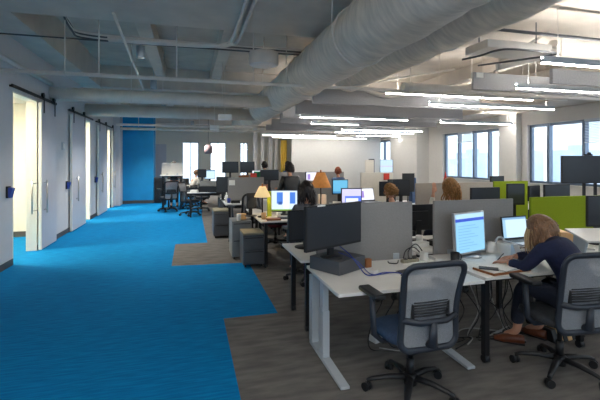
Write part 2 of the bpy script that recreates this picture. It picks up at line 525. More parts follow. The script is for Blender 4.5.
# card readers and thermostat
def reader(y, z, label):
    t = thing('card_reader', label, 'card reader', (LX, y, z), 0, 'card readers beside the sliding doors')
    b = MB(); b.box(0, 0.03, -0.055, 0.055, -0.09, 0.09); obj('housing', b, 'black', t, bevel=0.006)
    b = MB(); b.hexa([(0.03, -0.05, -0.07), (0.05, -0.05, -0.09), (0.03, 0.06, -0.07), (0.05, 0.06, -0.09), (0.03, -0.05, 0.07), (0.09, -0.05, 0.06), (0.03, 0.06, 0.07), (0.09, 0.06, 0.06)])
    obj('display', b, 'bluecord', t)
reader(7.15, 1.17, 'black wall tablet by the nearest open doorway')
reader(10.2, 1.10, 'black wall tablet before the second sliding door')
reader(13.05, 1.10, 'black wall tablet before the third sliding door')
t = thing('thermostat', 'small round white thermostat high on the grey wall', 'thermostat', (LX, 9.95, 1.98))
b = MB(); b.M = Matrix.Rotation(PI / 2, 4, 'Y'); b.lathe([(0.07, 0), (0.07, 0.02), (0.055, 0.03)], (0, 0, 0), 20); obj('dial', b, 'white', t)
b = MB(); b.box(0, 0.012, -0.085, 0.085, -0.085, 0.085); obj('plate', b, 'whitemetal', t)

b = MB(); b.box(LX, -2.5, 16.0, 16.65, 0, 3.6); struct('wall_return', b, 'wall')
# blue wall at the end of the walkway
b = MB(); b.box(LX, -1.38, 16.65, 17.6, 0, 3.62); struct('wall_blue', b, 'wall_blue')
b = MB(); b.box(LX, -1.38, 16.638, 16.65, 0, 0.12); b.box(-1.38, -1.368, 16.638, 17.6, 0, 0.12); struct('baseboard_blue', b, 'trim')

# right wall with window openings
SILL = 0.92; HEAD = 2.86
wins = [(-1.5, 3.5), (5.2, 11.0), (12.25, 15.7), (19.6, 22.6)]
y = BY; b = MB()
for a, c in wins:
    b.box(RX, RX + 0.3, y, a, SILL, HEAD); y = c
b.box(RX, RX + 0.3, y, FY, SILL, HEAD)
b.box(RX, RX + 0.3, BY, FY, 0, SILL); b.box(RX, RX + 0.3, BY, FY, HEAD, CZ)
struct('wall_right', b, 'wall_white')
b = MB(); b.box(10.35, RX, 16.8, 19.4, 0, CZ); struct('wall_pier', b, 'wall_white')
b = MB(); b.box(RX - 0.22, RX, 11.25, 12.05, 0, CZ); struct('column_right', b, 'wall_white')
def window(n, y0, y1, splits):
    b = MB(); x = RX + 0.1
    for (a, c, z0, z1) in ((y0, y0 + 0.09, SILL, HEAD), (y1 - 0.09, y1, SILL, HEAD), (y0, y1, SILL, SILL + 0.07), (y0, y1, HEAD - 0.09, HEAD)):
        b.box(x, x + 0.08, a, c, z0, z1)
    for s in splits: b.box(x - 0.04, x + 0.1, s - 0.05, s + 0.05, SILL, HEAD)
    w = struct('window_%d' % n, b, 'mullion')
    b = MB(); b.box(x + 0.035, x + 0.045, y0 + 0.09, y1 - 0.09, SILL + 0.07, HEAD - 0.09); obj('pane', b, 'glass', w)
    b = MB(); b.box(RX - 0.06, RX + 0.1, y0, y1, SILL - 0.03, SILL); obj('window_sill', b, 'white', w)
window(1, -1.5, 3.5, (0.2, 1.8))
window(2, 5.2, 11.0, (6.1, 7.0, 8.0, 9.05, 10.25))
window(3, 12.25, 15.7, (12.9, 13.75, 14.7))
window(4, 19.6, 22.6, (20.4, 21.5))
def blind(y0, y1, zb, label):
    t = thing('venetian_blind', label, 'blind', (RX + 0.02, y0, HEAD), 0)
    b = MB(); b.box(-0.02, 0.03, 0, y1 - y0, -0.06, 0); obj('head_rail', b, 'blind', t)
    b = MB(); z = HEAD - 0.09
    while z > zb:
        b.hexa([(-0.018, 0, z - HEAD - 0.012), (0.018, 0, z - HEAD + 0.012), (-0.018, y1 - y0, z - HEAD - 0.012), (0.018, y1 - y0, z - HEAD + 0.012),
                (-0.018, 0, z - HEAD - 0.010), (0.018, 0, z - HEAD + 0.014), (-0.018, y1 - y0, z - HEAD - 0.010), (0.018, y1 - y0, z - HEAD + 0.014)])
        z -= 0.045
    obj('slats', b, 'blind', t)
    b = MB(); b.box(-0.015, 0.02, 0, y1 - y0, zb - HEAD - 0.03, zb - HEAD - 0.005); obj('bottom_rail', b, 'blind', t)
blind(7.06, 7.94, 1.0, 'lowered venetian blind in the window bay behind the large wall screen')
blind(8.06, 8.98, 2.2, 'half raised venetian blind beside the lowered one')
blind(13.8, 14.65, 2.45, 'short raised venetian blind in the middle window')

# far wall with openings to bright glazed rooms
FZ = 2.9
fo = [(-0.44, 0.50, 0.3, 2.75), (1.13, 2.06, 0.3, 2.75), (2.88, 3.36, 0.3, 2.75)]
b = MB(); x = -6.5
for (a, c, z0, z1) in fo:
    b.box(x, a, FY, FY + 0.2, 0, CZ); b.box(a, c, FY, FY + 0.2, 0, z0); b.box(a, c, FY, FY + 0.2, z1, CZ); x = c
b.box(x, RX + 0.3, FY, FY + 0.2, 0, CZ)
struct('wall_far', b, 'wall_cream')
for i, (a, c, z0, z1) in enumerate(fo):
    b = MB()
    b.box(a, a + 0.05, FY + 0.05, FY + 0.12, z0, z1); b.box(c - 0.05, c, FY + 0.05, FY + 0.12, z0, z1)
    b.box(a, c, FY + 0.05, FY + 0.12, z0, z0 + 0.05); b.box(a, c, FY + 0.05, FY + 0.12, z1 - 0.05, z1)
    b.box((a + c) / 2 - 0.02, (a + c) / 2 + 0.02, FY + 0.05, FY + 0.12, z0, z1)
    w = struct('window_%d' % (5 + i), b, 'mullion')
    b = MB(); b.box(a + 0.05, c - 0.05, FY + 0.08, FY + 0.09, z0 + 0.05, z1 - 0.05); obj('pane', b, 'glass', w)
b = MB(); b.box(-1.95, -1.3, FY - 0.06, FY, 0.0, 2.6); struct('door_far', b, 'door')
b = MB(); b.box(5.45, 10.9, 21.6, 21.75, 0, 3.6); struct('wall_projection', b, 'wall_white')
for i, (x0, x1, mm) in enumerate(((3.5, 3.75, 'wall'), (3.95, 4.15, 'wall_white'), (4.4, 4.62, 'wall'), (4.75, 4.95, 'wall_white'))):
    b = MB(); b.box(x0, x1, 22.9, 22.98, 0, 3.6); struct('partition_far_%d' % i, b, mm)
tag(obj('curtain', MB().sheet(lambda u, v: (5.02 + u * 0.36, 22.4 + 0.05 * math.sin(u * 20), v * 2.85), 24, 2), 'yellow', solid=0.01), 'tall yellow curtain hanging beside the white projection wall', 'curtain')
# wall behind the camera; its unseen windows are added for fill daylight
b = MB(); b.box(-6.6, RX + 0.3, BY - 0.2, BY, 0, 0.9); b.box(-6.6, RX + 0.3, BY - 0.2, BY, 3.4, CZ); b.box(-6.6, -2.2, BY - 0.2, BY, 0.9, 3.4); b.box(3.0, 4.0, BY - 0.2, BY, 0.9, 3.4); b.box(9.5, RX + 0.3, BY - 0.2, BY, 0.9, 3.4)
struct('wall_back', b, 'wall_white')
for i, (a, c) in enumerate(((-2.2, 3.0), (4.0, 9.5))):
    b = MB()
    for q in range(5):
        xx = a + (c - a) * q / 4; b.box(xx - 0.03, xx + 0.03, BY - 0.15, BY - 0.05, 0.9, 3.4)
    b.box(a, c, BY - 0.15, BY - 0.05, 0.9, 0.97); b.box(a, c, BY - 0.15, BY - 0.05, 3.33, 3.4)
    w = struct('window_%d' % (8 + i), b, 'mullion')
    b = MB(); b.box(a + 0.03, c - 0.03, BY - 0.105, BY - 0.095, 0.97, 3.33); obj('pane', b, 'glass', w)
b = MB(); b.box(-6.7, -6.6, BY, FY + 0.2, 0, CZ); struct('wall_outer_left', b, 'wall_white')

# distant city beyond the windows
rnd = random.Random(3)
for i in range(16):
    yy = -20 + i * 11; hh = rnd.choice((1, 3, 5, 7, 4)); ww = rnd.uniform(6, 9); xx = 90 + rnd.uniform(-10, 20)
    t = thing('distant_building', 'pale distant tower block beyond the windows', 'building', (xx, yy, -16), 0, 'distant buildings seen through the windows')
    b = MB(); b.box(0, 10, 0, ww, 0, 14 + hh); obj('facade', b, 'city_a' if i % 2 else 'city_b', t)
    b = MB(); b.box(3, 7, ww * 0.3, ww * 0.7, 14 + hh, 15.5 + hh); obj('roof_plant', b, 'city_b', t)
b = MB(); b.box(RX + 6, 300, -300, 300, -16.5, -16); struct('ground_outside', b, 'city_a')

# ================================================================= CEILING SERVICES
def duct(name, x, z, r, y0, y1, label, bands):
    t = thing(name, label, 'duct', (x, y0, z))
    b = MB(); L = y1 - y0; n = int(L / 0.16); ns = 40
    rnd = random.Random(int(x * 10))
    rings = []
    for i in range(n + 1):
        yy = L * i / n
        ring = []
        for k in range(ns):
            a = 2 * PI * k / ns
            rr = r * (1 + 0.018 * math.sin(a * 5 + yy * 3.1) + 0.02 * math.sin(yy * 7 + a * 2) + rnd.uniform(-0.008, 0.008))
            if (yy % bands) < 0.17: rr *= 0.955
            ring.append(b.v((rr * math.cos(a), yy, rr * math.sin(a))))
        rings.append(ring)
    for p, q in zip(rings, rings[1:]):
        for k in range(ns): b.face([p[k], p[(k + 1) % ns], q[(k + 1) % ns], q[k]], True)
    b.face(rings[0]); b.face(rings[-1])
    obj('insulation_wrap', b, 'ductwrap', t)
    for yy in [1.0 + 2.4 * j for j in range(int(L / 2.4))]:
        b = MB(); b.tube([(r * 1.03 * math.cos(a), yy, r * 1.03 * math.sin(a)) for a in [2 * PI * j / 28 for j in range(28)]], 0.012, 6, closed=True)
        b.tube([(-r - 0.02, yy, 0), (-r - 0.02, yy, CZ - z)], 0.008, 6); b.tube([(r + 0.02, yy, 0), (r + 0.02, yy, CZ - z)], 0.008, 6)
        obj('hanger_strap', b, 'pipe', t)
duct('air_duct', 2.06, 3.21, 0.37, 1.2, 17.0, 'large insulated air duct running the length of the ceiling, nearer the walkway', 1.6)
duct('air_duct', 3.10, 3.38, 0.33, 1.0, 7.6, 'shorter insulated air duct parallel to and right of the large one', 1.9)

def pipe(name, pts, r, m, label, cat='pipe', hang=(), n=12, hm='pipe'):
    t = thing(name, label, cat, pts[0])
    o = Vector(pts[0])
    b = MB(); b.tube([Vector(p) - o for p in pts], r, n); obj('run', b, m, t)
    for (x, y, z) in hang:
        p = Vector((x, y, z)) - o
        b = MB(); b.tube([p, p + Vector((0, 0, CZ - z))], 0.009, 6); b.tube([p + Vector((0, (r + 0.008) * math.cos(a), (r + 0.008) * math.sin(a))) for a in [2 * PI * j / 16 for j in range(16)]], 0.009, 6, closed=True)
        obj('hanger', b, hm, t)
    return t
pipe('sprinkler_pipe', [(LX, 6.5, 2.92), (7.5, 6.5, 2.92)], 0.03, 'pipe', 'thin white sprinkler pipe crossing the whole ceiling, nearest the viewer', hang=((-1.75, 6.5, 2.92), (2.7, 6.5, 2.92), (5.2, 6.5, 2.92)))
pipe('service_pipe', [(LX, 9.15, 3.03), (1.9, 9.15, 3.03)], 0.125, 'pipe', 'thick pale pipe crossing from the left wall to the large duct', hang=((-1.2, 9.15, 3.03), (0.7, 9.15, 3.03)), n=20)
pipe('sprinkler_pipe', [(LX, 9.75, 2.99), (2.0, 9.75, 2.99)], 0.03, 'pipe', 'thin pipe just beyond the thick cross pipe', hang=((-0.6, 9.75, 2.99),))
pipe('service_pipe', [(LX, 12.0, 3.04), (1.9, 12.0, 3.04)], 0.17, 'beam', 'thick pale pipe crossing in front of the blue wall', hang=((0.2, 12.0, 3.04),), n=20)
pipe('sprinkler_pipe', [(-2.2, 13.4, 2.78), (2.0, 13.4, 2.78)], 0.035, 'pipe', 'thin pipe crossing low in front of the blue wall', hang=((-1.55, 13.4, 2.78), (0.3, 13.4, 2.78)))
pipe('sprinkler_pipe', [(-2.5, 16.2, 2.86), (6, 16.2, 2.86)], 0.05, 'pipe', 'distant white pipe crossing right of the blue wall', hang=((-0.2, 16.2, 2.86),))
pipe('wall_conduit', [(LX + 0.06, 3.5, 3.18), (LX + 0.06, 9.0, 3.18)], 0.04, 'pipe', 'grey pipe running along the top of the left wall')
pipe('sprinkler_branch', [(-0.95, 5.6, 3.55), (-0.95, 9.7, 3.1)], 0.018, 'pipe', 'slim white pipe slanting away under the left beam')
for i in range(4):
    pipe('electrical_conduit', smooth_path([(-1.75, 6.15, 3.9), (-1.72, 6.6 + i * 0.03, 3.72 - i * 0.03), (-1.5, 6.9 + i * 0.1, 3.64), (0.5, 6.95 + i * 0.1, 3.64), (2.0, 6.95 + i * 0.1, 3.64)], 5), 0.016, 'darkpipe' if i % 2 else 'pipe',
         'grey electrical conduit in the bundle crossing under the slab', 'conduit', n=8).__setitem__('group', 'bundled conduits under the left slab')
for i in range(2):
    pipe('electrical_conduit', smooth_path([(0.64 + i * 0.1, 3.5, 3.55), (0.64 + i * 0.1, 6.2, 3.55), (0.5 + i * 0.1, 6.45, 3.5), (0.2, 6.55 + i * 0.08, 3.5), (-1.2, 6.6 + i * 0.08, 3.5)], 6), 0.028, 'pipe',
         'pale conduit bending from the near beam toward the left wall, %s of the pair' % ('left', 'right')[i], 'conduit', n=8)
pipe('dark_conduit', [(3.0, 4.0, 3.5), (3.0, 4.0, 3.23), (7.5, 4.0, 3.23)], 0.02, 'darkpipe', 'dark pipe crossing right under the shorter duct')
pipe('dark_conduit', smooth_path([(3.68, 4.8, 3.07), (3.72, 4.5, 3.05), (3.74, 4.25, 3.05), (3.9, 4.12, 3.05), (4.55, 4.12, 3.05), (4.62, 4.2, 3.05), (4.5, 4.4, 3.05), (4.1, 5.0, 3.06)], 6), 0.014, 'darkpipe', 'dark pipe bent into a hairpin below the shorter duct', 'conduit', n=8)
pipe('flexible_duct', smooth_path([(3.4, 7.9, 3.3), (3.9, 7.6, 3.02), (4.5, 7.0, 3.05), (5.3, 6.6, 3.1), (5.5, 6.2, 3.3)], 8), 0.05, 'pipe', 'curved white flexible duct beyond the shorter duct', 'duct')
pipe('flexible_duct', smooth_path([(5.5, 5.0, 3.5), (5.6, 5.1, 3.4), (5.3, 5.0, 3.3), (4.7, 5.3, 3.15)], 8), 0.07, 'pipe', 'curved white flexible duct at the upper right', 'duct')
pipe('ceiling_strut', [(4.3, 4.8, 3.1), (5.2, 4.8, 3.58)], 0.02, 'pipe', 'slanted white strut beside the upper right flexible duct', 'strut')
pipe('ceiling_strut', [(2.9, 6.9, 3.05), (4.6, 6.2, 3.3)], 0.018, 'pipe', 'slanted white strut under the bright ceiling patch', 'strut')
pipe('air_pipe', [(3.55, 6.2, 2.94), (9.6, 6.2, 2.94)], 0.07, 'pipe', 'thick white pipe crossing above the right hand desks', hang=((3.7, 6.2, 2.94), (6.4, 6.2, 2.94)), n=16)
pipe('dark_conduit', [(LX, 6.85, 3.53), (2.0, 6.85, 3.53)], 0.012, 'darkpipe', 'thin dark conduit crossing high over the walkway')
for i, (x, z0_) in enumerate(((-1.3, 2.92), (-0.2, 2.92), (1.0, 2.92))):
    pipe('pipe_dropper', [(x, 6.5, z0_), (x, 6.5, 3.6 if x > 9 else CZ)], 0.011, 'pipe', ('leftmost', 'middle', 'rightmost')[i] + ' slim vertical rod holding the nearest sprinkler pipe')
# flat grey cassette
t = thing('ceiling_cassette', 'flat grey equipment box hanging below the shorter duct', 'ceiling unit', (4.2, 4.55, 3.12))
b = MB(); b.box(-0.5, 0.55, -0.22, 0.22, 0, 0.11); obj('casing', b, 'pipe', t, bevel=0.01)
for sx in (-0.45, 0.5):
    b = MB(); b.tube([(sx, 0, 0.1), (sx, 0, 1.2)], 0.008, 6); obj('hanger_rod', b, 'darkpipe', t)

# acoustic baffles
def baffle(x0, x1, y, z0, z1, label, d=0.06):
    y += 0.3
    t = thing('acoustic_baffle', label, 'acoustic baffle', ((x0 + x1) / 2, y, z0), 0, 'grey felt baffles over the desks')
    w = (x1 - x0) / 2
    b = MB(); b.box(-w, w, 0, d, 0, z1 - z0); obj('felt_panel', b, 'baffle', t, bevel=0.006)
    for sx in (-w + 0.2, w - 0.2):
        b = MB(); b.tube([(sx, d / 2, z1 - z0), (sx, d / 2, CZ - z0)], 0.006, 6); obj('hanger_wire', b, 'pipe', t)
baffle(5.4, 8.0, 4.62, 2.85, 3.08, 'grey felt baffle highest at the upper right edge')
baffle(4.75, 9.4, 5.6, 2.9, 3.2, 'grey felt baffle with a white tag at its left end')
baffle(2.48, 6.6, 7.7, 2.86, 3.2, 'long grey felt baffle meeting the end of the shorter duct')
baffle(2.62, 7.6, 9.6, 2.86, 3.22, 'grey felt baffle second behind the shorter duct')
baffle(2.7, 8.8, 11.5, 2.95, 3.4, 'grey felt baffle in the middle of the room')
baffle(3.0, 9.2, 13.2, 2.95, 3.35, 'grey felt baffle third from the far white wall')
baffle(3.2, 9.2, 15.6, 2.95, 3.35, 'grey felt baffle second from the far white wall')
baffle(3.4, 9.2, 18.0, 2.95, 3.35, 'grey felt baffle nearest the far white wall')
tag(obj('baffle_tag', MB().box(4.8, 4.94, 5.882, 5.897, 3.1, 3.19), 'paper'), 'small white tag on the left end of a felt baffle', 'tag')

# linear pendant lights
def linear(x0, x1, y, z, label, up=True, down=True):
    L = x1 - x0
    t = thing('linear_pendant_light', label, 'pendant light', (x0, y, z), 0, 'slim linear pendant lights over the desks')
    b = MB(); b.box(0, L, -0.025, 0.025, 0.012, 0.062); b.box(0, L, -0.028, -0.023, 0.012, 0.09); b.box(0, L, 0.023, 0.028, 0.012, 0.09); obj('housing', b, 'whitemetal', t)
    b = MB(); b.box(0.01, L - 0.01, -0.022, 0.022, 0, 0.012); obj('diffuser', b, 'lit' if down else 'drumbottom', t)
    if up:
        b = MB(); b.box(0.01, L - 0.01, -0.022, 0.022, 0.062, 0.07); obj('upper_diffuser', b, 'lit_up', t)
    for sx in (0.25, L - 0.25):
        b = MB(); b.tube([(sx, 0, 0.06), (sx, 0, CZ - z)], 0.004, 6); obj('hanger_wire', b, 'pipe', t)
linear(4.2, 7.6, 3.98, 2.86, 'linear pendant light nearest the upper right corner')
linear(5.25, 8.9, 5.48, 2.86, 'linear pendant light under the tagged felt baffle')
linear(5.12, 8.6, 7.8, 2.9, 'bright linear pendant light in front of the window wall, third from the viewer')
linear(7.9, 10.8, 11.4, 2.9, 'linear pendant light over the middle window')
linear(3.49, 6.85, 6.72, 2.9, 'linear pendant light below the long felt baffle')
linear(3.0, 4.2, 10.05, 2.9, 'short linear pendant light left of the middle row')
linear(3.04, 6.5, 11.05, 2.9, 'long linear pendant light just behind the short one')
linear(3.94, 5.65, 12.9, 2.9, 'short linear pendant light deep in the middle')
linear(5.91, 9.6, 15.15, 2.9, 'linear pendant light toward the far pier')
linear(4.86, 10.0, 16.5, 2.9, 'longest linear pendant light in the distance')
linear(3.4, 7.1, 19.1, 2.9, 'linear pendant light before the projection wall')
linear(8.0, 10.7, 18.4, 2.9, 'linear pendant light near the far pier end')
linear(4.2, 9.6, 20.8, 2.9, 'farthest linear pendant light against the projection wall')

# round drum pendant and small ceiling boxes
t = thing('drum_pendant', 'white drum shaped pendant hanging left of the large duct', 'pendant light', (1.12, 6.23, 3.15))
b = MB(); b.lathe([(0.225, 0.01), (0.23, 0.02), (0.23, 0.2), (0.2, 0.21)], (0, 0, 0), 36); obj('shade', b, 'pipe', t)
b = MB(); b.lathe([(0.2, 0.0), (0.222, 0.012)], (0, 0, 0), 36); obj('diffuser', b, 'drumbottom', t)
b = MB(); b.tube([(0, 0, 0.2), (0, 0, 0.45)], 0.008, 6); obj('cable', b, 'pipe', t)
for lab, x, y, z, w in (('small white box hanging beyond the drum pendant', 0.78, 9.4, 2.6, 0.3), ('tiny white box hanging over the far walkway', 0.65, 11.2, 2.5, 0.24)):
    t = thing('hanging_speaker', lab, 'speaker', (x, y, z))
    b = MB(); b.box(-w / 2, w / 2, -0.12, 0.12, 0, 0.13); obj('casing', b, 'white', t, bevel=0.02)
    b = MB(); b.tube([(0, 0, 0.12), (0, 0, CZ - z)], 0.006, 6); obj('hanger', b, 'pipe', t)
t = thing('globe_pendant', 'rose brown round pendant hanging before the bright far windows', 'pendant light', (0.85, 19.8, 2.0))
b = MB(); b.lathe([(0.14, 0), (0.19, 0.05), (0.2, 0.2), (0.19, 0.35), (0.12, 0.42)], (0, 0, 0), 20); obj('shade', b, 'rosependant', t)
b = MB(); b.tube([(0, 0, 0.38), (0, 0, CZ - 2.0)], 0.008, 6); obj('cable', b, 'black', t)

# added can lights with spots, to brighten the walkway carpet
def can(x, y, z, label, power):
    t = thing('added_can_light', label, 'ceiling light', (x, y, z), 0, 'added fill can lights over the walkway')
    b = MB(); b.lathe([(0.075, 0), (0.08, 0.0), (0.08, 0.22), (0.02, 0.23), (0.001, 0.23), (0.001, 0.12), (0.075, 0.11), (0.075, 0)], (0, 0, 0), 24, cap=False); obj('shade', b, 'whitemetal', t)
    b = MB(); b.tube([(0, 0, 0.22), (0, 0, CZ - z)], 0.012, 8); obj('stem', b, 'whitemetal', t)
    ld = bpy.data.lights.new('can_fill_lamp', 'SPOT'); ld.energy = power; ld.spot_size = 1.9; ld.spot_blend = 0.8; ld.shadow_soft_size = 0.06; ld.color = (1.0, 0.97, 0.92)
    lo = bpy.data.objects.new('can_fill_lamp', ld); COL.objects.link(lo); lo.parent = t; lo.location = (0, 0, -0.01)
can(-0.9, 8.1, 3.6, 'added fill can light above the walkway, nearest of the row', 110)
can(-0.9, 10.9, 3.5, 'added fill can light above the walkway behind the thick pipe', 190)
can(-0.9, 14.8, 3.4, 'added fill can light above the walkway before the blue wall', 230)
can(0.1, 19.5, 3.3, 'added fill can light over the far end of the walkway', 300)
for x, y, lab in ((-1.9, -1.0, 'added unseen fill pendant behind the viewer over the walkway'), (2.2, -1.0, 'added unseen fill pendant behind the viewer over the desks'), (-1.9, 1.0, 'added unseen fill pendant directly above the viewer'), (6.0, 1.4, 'added unseen fill pendant behind the viewer by the windows')):  # unseen pendants added outside the view as fill for ceiling and foreground
    linear(x, x + 3.4, y, 3.0, lab, down=(x < 0))

# ================================================================= FURNITURE
def desk(x0, x1, y0, y1, label, style='post', z=0.735, legs=None, group='white office desks in rows', tray=True, cols=True):
    cx, cy = (x0 + x1) / 2, (y0 + y1) / 2
    t = thing('office_desk', label, 'desk', (cx, cy, 0), 0, group)
    w, d = (x1 - x0) / 2, (y1 - y0) / 2
    b = MB(); b.box(-w, w, -d, d, z - 0.026, z); obj('desktop', b, 'white', t, bevel=0.004)
    if style == 't':
        for s in (-1, 1):
            x = s * (w - 0.075)
            b = MB()
            b.hexa([(x - 0.035, -d + 0.06, 0.008), (x + 0.035, -d + 0.06, 0.008), (x - 0.035, d + 0.04, 0.008), (x + 0.035, d + 0.04, 0.008),
                    (x - 0.035, -d + 0.06, 0.03), (x + 0.035, -d + 0.06, 0.03), (x - 0.035, d + 0.04, 0.05), (x + 0.035, d + 0.04, 0.05)])
            b.box(x - 0.03, x + 0.03, 0.08, 0.19, 0.04, 0.42)
            b.box(x - 0.025, x + 0.025, 0.09, 0.18, 0.42, z - 0.07)
            b.box(x - 0.03, x + 0.03, -d + 0.16, d - 0.05, z - 0.075, z - 0.026)
            if s < 0: b.box(x - 0.035, x + 0.035, d - 0.04, d + 0.05, 0.04, z - 0.09)
            obj('leg', b, 'whitemetal', t, bevel=0.004)
        b = MB(); b.box(-w + 0.1, w - 0.1, 0.1, 0.16, z - 0.09, z - 0.03); obj('crossbar', b, 'whitemetal', t)
    else:
        for sx in (-1, 1):
            for sy in (-1, 1):
                px, py = sx * (w - 0.1), sy * (d - 0.12)
                b = MB(); b.box(px - 0.024, px + 0.024, py - 0.024, py + 0.024, 0.06, z - 0.026)
                lg = obj('leg', b, 'blackmetal', t, bevel=0.004)
                b = MB(); b.M = Matrix.Translation((px, py, 0.032)) @ Matrix.Rotation(PI / 2, 4, 'Y')
                b.cyl((0, 0, -0.022), 0.031, 0.044, 16)
                b.M = Matrix.Identity(4); b.box(px - 0.015, px + 0.015, py - 0.02, py + 0.02, 0.045, 0.066)
                obj('caster', b, 'black', lg)
        for yy in (d - 0.12, -d + 0.12):
            b = MB(); b.box(-w + 0.1, w - 0.1, yy - 0.02, yy + 0.02, z - 0.07, z - 0.026); obj('rail', b, 'blackmetal', t)
    if tray:
        b = MB(); b.box(-w + 0.25, w - 0.25, d - 0.2, d - 0.08, z - 0.15, z - 0.14); b.box(-w + 0.25, w - 0.25, d - 0.085, d - 0.08, z - 0.15, z - 0.07)
        obj('cable_tray', b, 'blackmetal' if style != 't' else 'whitemetal', t)
    return t

desk(1.0, 2.215, 2.62, 3.42, 'white desk with pale steel T legs carrying the big black monitor', 't', 0.72)
desk(2.235, 3.43, 2.64, 3.42, 'white desk with black legs where the person in navy writes', 'post', 0.735)
desk(1.0, 2.215, 3.60, 4.40, 'white desk back to back behind the big black monitor', 'post', 0.72)
desk(2.235, 3.43, 3.60, 4.40, 'white desk seen through the gap between two grey partitions', 'post', 0.72)
desk(3.60, 4.95, 3.12, 3.90, 'cluttered white desk in front of the large green partition', 'post', 0.735)
desk(1.03, 2.25, 5.97, 6.75, 'white desk with cream lamp and lime edged screen', 'post')
desk(2.27, 3.49, 5.97, 6.75, 'white desk with the orange lamp', 'post')
desk(1.03, 2.25, 6.88, 7.66, 'white desk behind the lime edged screen', 'post')
desk(2.27, 3.49, 6.88, 7.66, 'white desk carrying the cyan screen', 'post')
desk(0.72, 2.0, 8.56, 9.26, 'white desk in front of the partition with a white note', 'post')
desk(2.02, 3.4, 8.56, 9.26, 'white desk behind the standing person in black', 'post')
desk(0.72, 2.0, 9.40, 10.1, 'white desk behind the partition with a white note', 'post')
desk(2.02, 3.4, 9.40, 10.1, 'white desk with a small white lit screen far back', 'post')
desk(3.7, 5.5, 5.55, 6.25, 'white desk between beige and green partitions', 'post')
desk(5.6, 7.0, 6.3, 7.0, 'white desk beneath the windows beside the tall screen', 'post')
desk(4.2, 5.5, 7.6, 8.3, 'white desk before the pier with the dark board', 'post')
desk(-0.08, 1.15, 12.0, 12.75, 'dark legged desk by the walkway in the distance', 'post')
desk(-1.0, 0.1, 15.6, 16.3, 'far desk beside the blue wall', 'post')
desk(0.3, 1.6, 14.6, 15.3, 'far desk of the person in the white shirt', 'post')
desk(1.0, 2.6, 12.6, 13.3, 'far desk under the dark twin monitors', 'post')

def partition(x0, x1, y, z0, z1, m, label, name='desk_partition', th=0.03):
    t = thing(name, label, 'partition', ((x0 + x1) / 2, y, z0), 0, 'felt desk partitions')
    w = (x1 - x0) / 2
    b = MB(); b.box(-w, w, -th / 2, th / 2, 0, z1 - z0); obj('panel', b, m, t, bevel=0.004)
    for sx in (-w + 0.18, w - 0.18):
        b = MB(); b.box(sx - 0.03, sx + 0.03, -th / 2 - 0.012, th / 2 + 0.012, -0.04, 0.06); obj('bracket', b, 'whitemetal', t)
    return t
partition(1.12, 2.10, 3.50, 0.70, 1.252, 'felt', 'grey felt partition right behind the big black monitor')
partition(2.345, 3.30, 3.50, 0.70, 1.252, 'felt', 'grey felt partition behind the blue lit monitor and open laptop')
partition(4.02, 5.7, 3.98, 0.66, 1.205, 'greenfelt', 'large lime green partition behind the person in navy')
partition(3.32, 4.72, 5.42, 0.66, 1.31, 'tanfelt', 'long beige partition behind the person with long wavy hair')
partition(4.74, 5.42, 5.42, 0.66, 1.32, 'greenfelt', 'small lime green partition joined to the beige one')
partition(0.84, 1.68, 9.33, 0.66, 1.27, 'felt', 'grey felt partition with a small white note on it')
partition(3.25, 3.95, 7.3, 0.776, 1.42, 'whitefelt', 'tall cream board behind the curly haired person')
partition(2.3, 3.2, 8.45, 0.66, 1.22, 'felt', 'low grey partition behind the cyan screen')
desk(-1.0, -0.2, 14.3, 15.0, 'tall dark standing table by the blue wall', 'post', 1.16)
partition(-0.95, -0.25, 14.72, 1.16, 1.58, 'wall_white', 'white privacy screen with a head above it by the blue wall')
partition(1.55, 2.9, 12.5, 0.66, 1.22, 'felt', 'grey partition beneath the distant twin monitors')
partition(2.3, 4.6, 11.6, 0.66, 1.32, 'felt', 'wide grey partition in front of the projection wall')
tag(obj('note', MB().box(0.865, 1.0, 9.306, 9.314, 1.09, 1.21), 'paper'), 'small white note pinned to a grey partition', 'note')
tag(obj('red_sign', MB().box(3.74, 3.86, 7.265, 7.283, 1.27, 1.40), 'red'), 'small red square pinned to the cream board', 'sign')
# ---- monitors and laptops
def monitor(x, y, zb, w, h, rz, mscreen, label, base_z=0.735, cat='monitor', tilt=0.0, case='black', name='monitor', rim=0.014, standw=0.13, group='office monitors'):
    """zb = height of the lower edge; the screen faces local -Y."""
    t = thing(name, label, cat, (x, y, base_z), rz, group)
    z0 = zb - base_z
    R = Matrix.Translation((0, 0, z0)) @ Matrix.Rotation(-tilt, 4, 'X')
    b = MB(); b.M = R; b.box(-w / 2, w / 2, -0.012, 0.018, 0, h); b.box(-w * 0.3, w * 0.3, 0.018, 0.045, h * 0.2, h * 0.75)
    obj('casing', b, case, t, bevel=0.004)
    b = MB(); b.M = R
    if mscreen.startswith('s_'):
        b.quad_uv((-w / 2 + rim, -0.0135, rim * 1.4), (w / 2 - rim, -0.0135, rim * 1.4), (w / 2 - rim, -0.0135, h - rim), (-w / 2 + rim, -0.0135, h - rim))
    else:
        b.box(-w / 2 + rim, w / 2 - rim, -0.0135, -0.0118, rim * 1.5, h - rim)
    obj('screen', b, mscreen, t)
    b = MB(); b.box(-0.03, 0.03, 0.035, 0.06, 0.012, z0 + h * 0.4); obj('stand_neck', b, case, t)
    b = MB(); b.lathe([(standw, 0), (standw, 0.008), (0.04, 0.016)], (0, 0.03, 0), 28); obj('stand_base', b, case, t)
    return t
def facing(p0, p1):
    """centre and yaw for a screen whose left edge is p0 and right edge p1 seen from the front"""
    a = math.atan2(p1[1] - p0[1], p1[0] - p0[0])
    return (p0[0] + p1[0]) / 2, (p0[1] + p1[1]) / 2, a, math.hypot(p1[0] - p0[0], p1[1] - p0[1])

